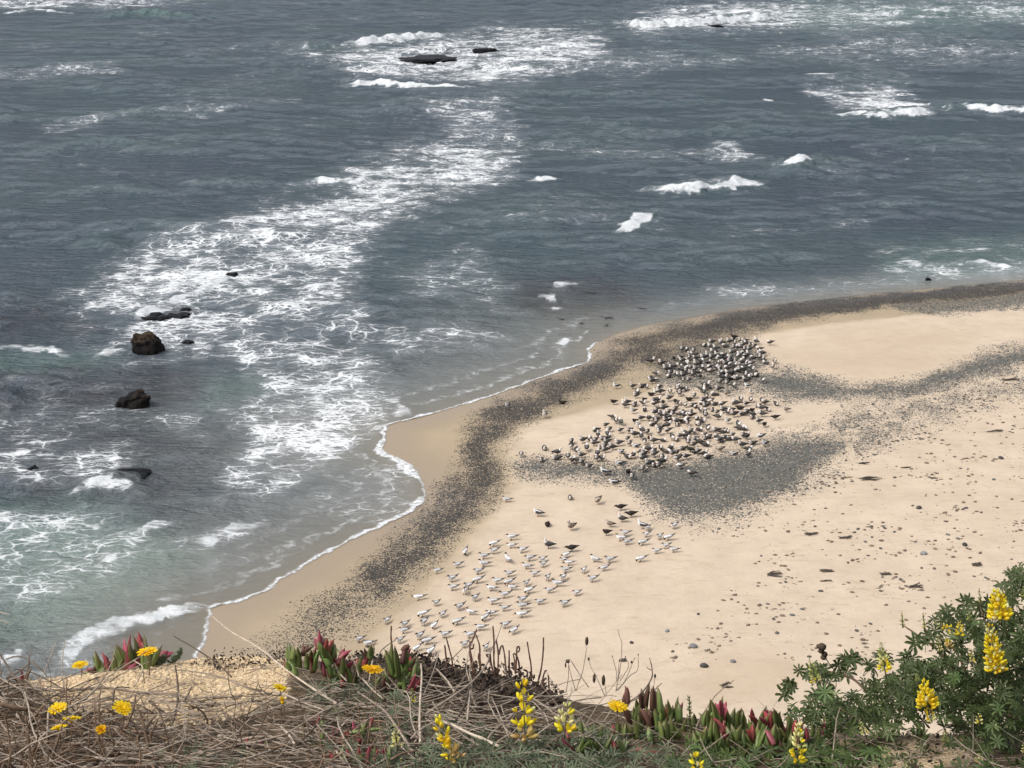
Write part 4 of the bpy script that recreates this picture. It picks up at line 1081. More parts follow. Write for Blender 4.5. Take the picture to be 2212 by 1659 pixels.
# single birds that stand out
SOLO = [  # tile, zx, zy (feet), mesh, heading, label, scale
    ((1900, 1500, 570, 265), WGULL["tall"], 250, "white upright gull alone at the inner edge of the dark gravel", 1.25),
    ((1900, 1500, 1895, 205), WGULL["stand"], 210, "white-fronted gull at the left side of the flock's middle", 1.1),
    ((1900, 1500, 1965, 425), WGULL["tall"], 240, "white-necked gull on the left of the flock, below the white-fronted one", 1.1),
    ((1900, 1500, 1935, 712), WGULL["sit"], 200, "white-headed gull resting on the upper rim of the pebble patch", 1.1),
    ((1900, 1500, 1710, 800), WGULL["sit"], 230, "white gull settled at the pebble patch rim, left of its white neighbour", 1.1),
    ((1900, 1500, 1690, 975), WGULL["sit"], 200, "white gull with brown wings sitting on the grey pebbles", 1.2),
    ((1900, 1500, 1470, 1130), WGULL["hunch"], 160, "white gull with dark folded wing alone on the lower pebbles", 1.25),
    ((1900, 1500, 1610, 1262), WGULL["sit"], 180, "white gull lying at the bottom edge of the pebble patch", 1.25),
    ((1900, 1200, 0, 0), WGULL["stand"], 200, "white gull on the dark gravel beside the flock's upper left", 1.1),
    ((1900, 1500, 15, 120), WGULL["stand"], 230, "white gull far left on the gravel band near the swash", 1.0),
    ((2400, 1240, 240, 960), WGULL["tall"], 200, "bright white gull beside an all-dark one, upper left of flock", 1.0),
    ((2400, 1240, 1300, 980), BGULL["stand"], 215, "pale buff gull standing clear on sand, upper middle of flock", 1.05),
    ((2400, 1240, 1610, 862), WGULL["hunch"], 180, "white-backed gull at the rim of the right-hand pebbles", 1.0),
    ((2400, 1240, 1650, 950), WGULL["stand"], 250, "slim whitish gull just below the white-backed one", 1.0),
    ((2400, 1500, 1310, 360), WGULL["tall"], 225, "snow white gull standing tall in the clear gap mid-flock", 1.15),
    ((2400, 1500, 1800, 600), WGULL["preen"], 200, "big white gull on the flock's right, at the pebble edge", 1.25),
    ((2400, 1500, 1870, 700), WGULL["stand"], 210, "white gull on grey pebbles below the big white one", 1.1),
    ((2400, 1500, 1405, 830), WGULL["sit"], 200, "small white gull resting on the last strip of sand in the flock", 1.0),
    ((2400, 1500, 600, 1040), WGULL["preen"], 190, "white gull preening alone out on the grey pebbles", 1.15),
    ((2400, 1500, 1205, 780), BGULL["preen"], 200, "mottled brown gull preening on sand near the pebbles", 1.05),
    ((2400, 1500, 2195, 185), BGULL["stand"], 200, "pale brownish gull, rightmost bird of the whole flock", 1.0),
    ((2400, 1240, 1410, 130), DGULL["hunch"], 165, "all-black gull at the very top of the flock", 1.1),
    ((2400, 1240, 510, 450), DGULL["hunch"], 250, "all-dark gull on gravel above the flock's left shoulder", 1.0),
    ((2400, 1240, 170, 975), DGULL["sit"], 200, "all-dark gull sitting beside the bright white one", 1.05),
    ((2400, 1240, 905, 725), DGULL["hunch"], 265, "all-dark gull facing the camera in the upper clearing", 1.0),
    ((2400, 1240, 65, 1075), DGULL["hunch"], 230, "all-dark gull on the flock's left flank", 1.0),
    ((2400, 1240, 345, 1110), DGULL["hunch"], 270, "all-dark gull facing forward left of its dark twin", 1.0),
    ((2400, 1240, 525, 1095), DGULL["hunch"], 270, "all-dark gull facing forward right of its dark twin", 1.0),
    ((2400, 1240, 740, 1050), DGULL["sit"], 200, "all-dark gull settled on sand in the flock's upper middle", 1.1),
    ((2400, 1500, 1500, 145), DGULL["sit"], 190, "all-dark gull resting on sand, right half of flock", 1.1),
    ((2400, 1500, 2030, 300), DGULL["low"], 195, "all-dark gull leaning forward at the flock's right edge", 1.05),
    ((2400, 1500, 1865, 410), DGULL["hunch"], 240, "all-dark gull below the leaning dark one on the right", 1.05),
    ((2400, 1500, 1680, 195), DGULL["hunch"], 230, "all-dark gull among pale-headed ones right of centre", 1.0),
    ((2400, 1500, 140, 610), DGULL["hunch"], 240, "all-dark gull inside the flock's lower left", 1.0),
    ((2400, 1500, 750, 785), DGULL["hunch"], 160, "all-dark gull on sand just above the lower pebbles", 1.05),
    ((1900, 1500, 1605, 70), DGULL["hunch"], 210, "all-dark gull standing apart at the flock's upper left", 1.05),
    ((1900, 1500, 1925, 355), DGULL["hunch"], 220, "all-dark gull in the left part of the flock", 1.0),
    ((1900, 1500, 840, 55), DGULL["sit"], 180, "dark gull crouched on the gravel band away from the flock", 1.05),
    ((1900, 1500, 1820, 1095), DGULL["sit"], 240, "all-dark gull resting on the lower grey pebbles", 1.0),
    ((1900, 1500, 1580, 292), GULL["low"], -12, "pale-headed gull facing right at the flock's left tip", 1.0),
    ((1850, 1850, 1150, 90), GULL["sit"], 268, "pale-headed gull resting and facing the camera on sand below pebbles", 1.05),
    ((1850, 1850, 1565, 160), BGULL["preen"], 235, "brown mottled gull preening below the pebble patch", 1.25),
    ((1850, 1850, 1915, 255), DGULL["low"], 190, "dark gull probing the sand near the pebbles, upper of three", 1.1),
    ((1850, 1850, 2070, 360), DGULL["low"], 188, "dark gull standing level at the pebble edge, right of three", 1.15),
    ((1850, 1850, 1930, 430), GULL["tall"], 170, "white-headed dark gull in the trio below the pebbles", 1.1),
    ((1850, 1850, 1750, 505), BGULL["stand"], 170, "brown gull hunched above a darker gull near the terns", 1.0),
    ((1850, 1850, 1700, 632), DGULL["hunch"], 205, "black gull standing just above the tern group", 1.05),
    ((1850, 1850, 670, 348), WGULL["hunch"], 160, "white gull with slate wings standing alone on the sand", 1.2),
    ((1850, 1850, 1170, 552), BGULL["tall"], 225, "young mottled gull standing tall with pale neck on sand", 1.25),
    ((1850, 1850, 812, 492), DGULL["tuck"], 260, "black gull crouched like a cone on the open sand", 1.15),
    ((1850, 1850, 830, 828), GULL["tall"], 175, "white-headed slate gull standing just above the terns", 1.2),
    ((1850, 1850, 1180, 875), DGULL["low"], 192, "black gull bending low among the terns", 1.15),
    ((2150, 1850, 1030, 535), WGULL["tall"], 165, "white-headed gull standing behind the right-hand terns", 1.15),
]
for (tx, ty, zx, zy), me0, hd, lab, sc_ in SOLO:
    a_, b_ = T(tx, ty, zx, zy)
    if (tx, ty) == (1900, 1200): a_, b_ = 2310 / K, 1458 / K
    put_bird("gull", me0, a_, b_, hd, lab, "gull", "single gulls that stand out", 0.86 * sc_)

# terns: feet read off the photo
TA = "1340,395 1035,480 1255,605 1270,735 1735,265 1735,380 1885,185 1885,75 1650,490 1640,625 1500,715 1600,895 765,880 1015,965 1935,640 1850,745 2110,530 2160,730 2040,850 1870,945 1365,1030 2040,1045 1540,1100 1840,1120 1110,1140 1750,1190 280,1235 545,1290 535,1380 835,1260 990,1305 1680,1335 2050,1300 2185,1385 770,1470 1145,1445 475,1525 1520,1450 1440,1590 730,1645 1760,1640 940,1700"
TB = "200,130 270,700 265,820 430,890 540,1015 730,1030 500,1135 740,1105 1090,960 1050,1040 1130,1080 1080,1185 610,1245 1350,1195 1520,1030 1740,1040 1660,1160 1480,1330 810,1310 1040,1310 960,1400 490,1390 840,1495 1240,1535 530,1500 430,1645 690,1665 1060,1700 1970,640 1910,715 2000,770"
TC = "1510,530 1110,560 1090,655 1290,690 1380,830 1240,905 1500,885"
terns = [T(1380, 2030, *p) for p in parse(TA)] + [T(1850, 1850, *p) for p in parse(TB)] + [T(2150, 1850, *p) for p in parse(TC)] + [(1958 / K, 2284 / K), (1958 / K, 2316 / K), (1347 / K, 2408 / K), (1380 / K, 2424 / K)]
tl1 = "white tern with black cap in the crowded near half of the tern flock"
tl2 = "white tern with black cap in the looser far half of the tern flock"
for a_, b_ in terns:
    p = rb.choice(["stand"] * 7 + ["hunch"] * 2 + ["low"] + ["preen"])
    hd = rb.gauss(213, 20)
    zx = zone(a_, ["left end", "left part", "middle", "right part", "right end"], 790 if b_ > 1245 else 960, 1230 if b_ > 1245 else 1470)
    lab = "black-capped white tern %s, %s, %s of the terns' %s half" % ("preening its breast" if p == "preen" else POSE[p], facing(hd), zx, "near" if b_ > 1245 else "far")
    put_bird("tern", TERN[p], a_, b_, hd, lab, "tern", "terns resting near the bluff" if b_ > 1245 else "terns towards the gulls", rb.uniform(1.0, 1.25))
TSOLO = [((1380, 2030, 1455, 200), "preen", 250, "white tern preening alone at the upper left of the terns"), ((1380, 2030, 2095, 312), "tall", 120, "white tern standing bolt upright with its back turned"),
         ((1380, 2030, 1450, 795), "tall", 265, "white-headed tern facing the camera in the left of the tern flock"), ((1380, 2030, 2110, 655), "preen", 200, "tern with lowered black head preening in the tern flock's middle"),
         ((1380, 2030, 820, 1135), "preen", 195, "white tern bowing its black head near the gravel edge"), ((1380, 2030, 1340, 1252), "preen", 200, "big white tern bowing its head in the near tern crowd"),
         ((1380, 2030, 890, 1542), "preen", 190, "large white tern ruffling feathers close to the ice plant"), ((2150, 1850, 1420, 705), "preen", 195, "white tern bending down in the right-hand tern group"),
         ((2150, 1850, 1040, 778), "preen", 190, "tern preening its breast left of the right-hand group"), ((2150, 1850, 1005, 1028), "preen", 190, "tern with black head lowered, alone on sand below the right group")]
for q, p, hd, lab in TSOLO:
    a_, b_ = T(*q)
    put_bird("tern", TERN[p], a_, b_, hd, lab, "tern", "single terns that stand out", 1.18)
# ================================================================== THE BLUFF
def gy(oy):
    """distance at which the bluff top is seen at height oy of the survey photo"""
    dep = PITCH + np.arctan((np.asarray(oy, float) - 829.5) / FOC)
    return 0.954 / (np.tan(dep) - 0.27)
def gz(y): return CAM_H - 1.71 - 0.27 * (y - 2.8)
def G(ox, oy, up=0.0, dy=0.0):
    y = float(gy(oy)) + dy
    p = at(ox, oy, y)
    p.z += up
    return p
EDGE = [(-400, 1480), (-60, 1476), (80, 1470), (200, 1456), (300, 1440), (430, 1416), (560, 1408), (620, 1420), (700, 1428), (780, 1420), (860, 1424), (920, 1428), (1000, 1444), (1100, 1458), (1190, 1484), (1260, 1512), (1400, 1535), (1500, 1548), (1700, 1566), (1850, 1580), (2212, 1590), (2700, 1590)]
ew = np.array([list(G(a_, b_))[:2] for a_, b_ in EDGE])
xs_f = np.concatenate([np.linspace(-40, -1.7, 24), np.linspace(-1.66, 1.66, 300), np.linspace(1.7, 40, 24)])
ye = np.interp(xs_f, ew[:, 0], ew[:, 1])
vs = np.concatenate([np.linspace(-1.5, 0.62, 10)[:-1], np.linspace(0.62, 1.0, 90)])
rows_x, rows_y, rows_z = [], [], []
for v_ in vs:
    yy = 0.2 + (ye - 0.2) * v_ if v_ > 0 else 0.2 + v_ * 4
    yy = yy * np.ones_like(xs_f)
    zz = gz(yy) + 0.022 * fbm(xs_f * 2.2, yy * 2.2, 3) + 0.006 * fbm(xs_f * 14, yy * 14, 3)
    if v_ > 0.9: zz = zz - 0.006 * ((v_ - 0.9) / 0.1) ** 2
    rows_x.append(xs_f); rows_y.append(yy); rows_z.append(zz)
last = rows_z[-1]
for dy_, dz_ in ((0.05, 0.05), (0.12, 0.16), (0.3, 0.6), (0.7, 1.6), (1.6, 3.8), (3.5, 8), (7, 14.5), (12, 20), (18, 24.6)):
    rows_x.append(xs_f); rows_y.append(ye + dy_ + 0.05 * dz_ * fbm(xs_f * 0.5, xs_f * 0 + dz_, 2)); rows_z.append(last - dz_)
BX, BY, BZ = np.array(rows_x), np.array(rows_y), np.array(rows_z)
me, used = grid_mesh("bluff", BX, BY, BZ)
fx, fy, fz = BX.ravel(), BY.ravel(), BZ.ravel()
box, boy = P(fx, np.maximum(fy, 0.5), fz)
wxx = box + 22 * fbm(fx * 6, fy * 6, 3); wyy = boy + 10 * fbm(fx * 6 + 9, fy * 6, 3)
mound = np.maximum.reduce([soft(wxx, wyy, [(70, 1466), (200, 1440), (430, 1395), (600, 1390), (640, 1440), (610, 1500), (520, 1545), (330, 1560), (180, 1535), (90, 1500)], 14),
                           0.8 * soft(wxx, wyy, [(1900, 1610), (2010, 1590), (2110, 1600), (2100, 1640), (1960, 1680), (1880, 1660)], 16), 0.4 * soft(wxx, wyy, [(1740, 1570), (1850, 1560), (1850, 1620), (1760, 1620)], 20)])
set_attr(me, "mound", mound)
t = NT("bluff_soil")
pos = t.pos()
gv = t.n("TexVoronoi", Vector=pos, Scale=130.0)
grn = t.noise(pos, 70.0, 4, 0.6)
sandc = t.mix(t.mapr(grn, 0.3, 0.7), (0.76, 0.58, 0.36), (0.64, 0.47, 0.27))
sandc = t.mix(t.mapr(gv.outputs["Distance"], 0.1, 0.7), (0.84, 0.68, 0.46), sandc)
soil = t.mix(t.mapr(t.noise(pos, 25.0, 5, 0.65), 0.3, 0.7), (0.045, 0.034, 0.024), (0.20, 0.145, 0.09))
c = t.mix(t.attr("mound"), soil, sandc)
hgt = t.math('ADD', t.math('MULTIPLY', t.noise(pos, 42.0, 5, 0.65), 1.0), t.math('MULTIPLY', gv.outputs["Distance"], -0.5))
b = t.n("BsdfPrincipled", Base_Color=c, Roughness=0.9, Normal=t.n("Bump", Height=hgt, Strength=1.0, Distance=0.012))
b.inputs["Specular IOR Level"].default_value = 0.15
me.materials.append(t.done(b))
bluff = mesh_obj("bluff", me)
tag(bluff, kind="structure")
# crumbs of sandstone on the bare mound
gx_ = rp.uniform(-1.2, 1.2, 60000); gyy = rp.uniform(2.7, 4.0, 60000)
yed = np.interp(gx_, ew[:, 0], ew[:, 1])
okk = gyy < yed - 0.01
gx_, gyy = gx_[okk], gyy[okk]
v_ = np.clip((gyy - 0.2) / (yed[okk] - 0.2), 0, 1)
gzz = gz(gyy) + 0.022 * fbm(gx_ * 2.2, gyy * 2.2, 3) + 0.006 * fbm(gx_ * 14, gyy * 14, 3) - 0.006 * np.clip((v_ - 0.9) / 0.1, 0, 1) ** 2
gox, goy = P(gx_, gyy, gzz)
km = rp.random(len(gx_)) < 0.75 * soft(gox + 20 * fbm(gx_ * 6, gyy * 6, 3), goy, [(70, 1466), (200, 1440), (430, 1400), (600, 1396), (640, 1440), (610, 1500), (520, 1550), (330, 1570), (180, 1540), (90, 1500)], 12)
CRUMB = stone_mat("sandstone_crumb", (0.86, 0.70, 0.47), (0.68, 0.50, 0.30), 0.9)
pebble_field("sandstone_crumbs", gx_[km], gyy[km], gzz[km] + 0.001, rp.uniform(0.0018, 0.0045, km.sum()) * rp.choice([1, 1, 1, 1.6], km.sum()), CRUMB, "crumbled golden sandstone grains on the bare bluff edge")

# ================================================================== PLANT MATERIALS
def leaf_mat(name, base, tip, rough=0.5, spec=0.4, trans=0.15, zspan=(0.0, 1.0), rnd=0.3, axis=2):
    t = NT(name)
    o = t.obj()
    sep = t.n("SeparateXYZ"); t.set(sep, 0, o)
    f = t.mapr(t.math('ADD', sep.outputs[axis], t.math('MULTIPLY', t.math('SUBTRACT', t.noise(o, 3.0, 3), 0.5), 0.5)), zspan[0], zspan[1])
    c = t.mix(f, base, tip)
    c = t.mix(t.mapr(t.noise(o, 9.0, 4, 0.6), 0.35, 0.75, 0, 0.4), c, tuple(q * 0.55 for q in base))
    h = t.n("HueSaturation", Color=c, Value=t.mapr(t.rand(), 0, 1, 1 - rnd, 1 + rnd), Hue=t.mapr(t.math('FRACT', t.math('MULTIPLY', t.rand(), 7.3)), 0, 1, 0.485, 0.515))
    b = t.n("BsdfPrincipled", Base_Color=h.outputs[0], Roughness=rough)
    b.inputs["Specular IOR Level"].default_value = spec
    if trans > 0:
        tr = t.n("BsdfTranslucent", Color=h.outputs[0])
        m = t.n("MixShader", Fac=trans); t.set(m, 1, b); t.set(m, 2, tr)
        return t.done(m)
    return t.done(b)
ICE_G = leaf_mat("ice_plant_green", (0.15, 0.20, 0.06), (0.20, 0.13, 0.07), 0.42, 0.45, 0, (0.5, 1.15))
ICE_GG = leaf_mat("ice_plant_fresh", (0.155, 0.225, 0.06), (0.18, 0.20, 0.07), 0.42, 0.45, 0, (0.6, 1.2))
ICE_R = leaf_mat("ice_plant_red", (0.24, 0.075, 0.06), (0.38, 0.06, 0.085), 0.42, 0.45, 0, (0.0, 0.9))
ICE_B = leaf_mat("ice_plant_brown", (0.10, 0.05, 0.035), (0.13, 0.06, 0.04), 0.6, 0.3, 0, (0.0, 0.9))
LUP = leaf_mat("lupine_leaf", (0.070, 0.108, 0.028), (0.112, 0.150, 0.042), 0.5, 0.4, 0.18, (0.0, 1.0), 0.35, 0)
LUP_S = leaf_mat("silver_lupine_leaf", (0.12, 0.15, 0.085), (0.165, 0.19, 0.125), 0.6, 0.3, 0.12, (0.0, 1.0), 0.3, 0)
PET_Y = leaf_mat("petal_yellow", (0.88, 0.66, 0.02), (0.93, 0.76, 0.05), 0.55, 0.2, 0.3, (0, 1), 0.12, 0)
PET_P = leaf_mat("petal_pale", (0.80, 0.74, 0.26), (0.84, 0.80, 0.42), 0.55, 0.2, 0.3, (0, 1), 0.12, 0)
PET_T = leaf_mat("petal_tan", (0.62, 0.42, 0.12), (0.60, 0.44, 0.18), 0.6, 0.2, 0.2, (0, 1), 0.12, 0)
PET_G = leaf_mat("bud_green", (0.27, 0.33, 0.07), (0.46, 0.50, 0.14), 0.55, 0.2, 0.2, (0, 1), 0.2, 0)
DAISY = leaf_mat("daisy_yellow", (0.90, 0.58, 0.01), (0.95, 0.68, 0.02), 0.6, 0.2, 0.25, (0.2, 1), 0.1, 0)
TWIG_L = simple_mat("twig_pale", (0.52, 0.44, 0.35), col2=(0.34, 0.275, 0.215), scale=60, rough=0.85)
TWIG_M = simple_mat("twig_grey", (0.34, 0.275, 0.215), col2=(0.19, 0.15, 0.115), scale=60, rough=0.85)
TWIG_D = simple_mat("twig_dark", (0.13, 0.098, 0.07), col2=(0.065, 0.048, 0.036), scale=60, rough=0.85)
STALK = simple_mat("stalk_brown", (0.10, 0.048, 0.030), col2=(0.055, 0.026, 0.018), scale=50, rough=0.75)
STEM_G = simple_mat("stem_green", (0.13, 0.14, 0.06), col2=(0.09, 0.085, 0.045), scale=40)
STEM_B = simple_mat("stem_brown", (0.25, 0.165, 0.105), col2=(0.14, 0.09, 0.06), scale=40)
SEED = simple_mat("seed_head", (0.10, 0.07, 0.045), col2=(0.05, 0.035, 0.025), scale=120, rough=0.9)

# ================================================================== TWIGS AND STALKS
def smooth_pts(pts, n=4):
    """Catmull-Rom through points"""
    P_ = [Vector(p) for p in pts]
    P_ = [P_[0] * 2 - P_[1]] + P_ + [P_[-1] * 2 - P_[-2]]
    out = []
    for i in range(1, len(P_) - 2):
        for k in range(n):
            u_ = k / n
            a_, b_, c_, d_ = P_[i - 1], P_[i], P_[i + 1], P_[i + 2]
            out.append(0.5 * ((2 * b_) + (c_ - a_) * u_ + (2 * a_ - 5 * b_ + 4 * c_ - d_) * u_ ** 2 + (-a_ + 3 * b_ - 3 * c_ + d_) * u_ ** 3))
    out.append(P_[-2])
    return out
rt_ = random.Random(9)
def twig(name, pts, r0, r1, mat, y0, y1, label, cat, group, bend=0.012, parent=None):
    """pts in survey units; y0..y1 distance of its first and last point; radii in survey units"""
    n = len(pts)
    W = []
    for i, (a_, b_) in enumerate(pts):
        yy = y0 + (y1 - y0) * i / (n - 1) + rt_.uniform(-bend, bend)
        W.append(at(a_, b_, yy))
    W = smooth_pts(W, 4)
    m = len(W); s = np.mean([w_.y for w_ in W]) * 1.13 / FOC
    R_ = [(r0 + (r1 - r0) * i / (m - 1)) * s * rt_.uniform(0.85, 1.15) for i in range(m)]
    base = W[0].copy()
    V, F = tube_mesh([w_ - base for w_ in W], R_, 6)
    ob = mesh_obj(name, pymesh(name, V, F, [mat]), parent=parent, loc=base)
    if label: tag(ob, label, cat, group)
    return ob
def za(*p): return [(q[0] / 4.965, 1324.9 + q[1] / 4.965) for q in p]
def zb_(*p): return [(604.8 + q[0] / 6.4, 1353.7 + q[1] / 6.4) for q in p]
def zc(*p): return [(921.7 + q[0] / 6.4, 1353.7 + q[1] / 6.4) for q in p]
def zd(*p): return [(1152 + q[0] / 3.84, 1324.9 + q[1] / 3.84) for q in p]
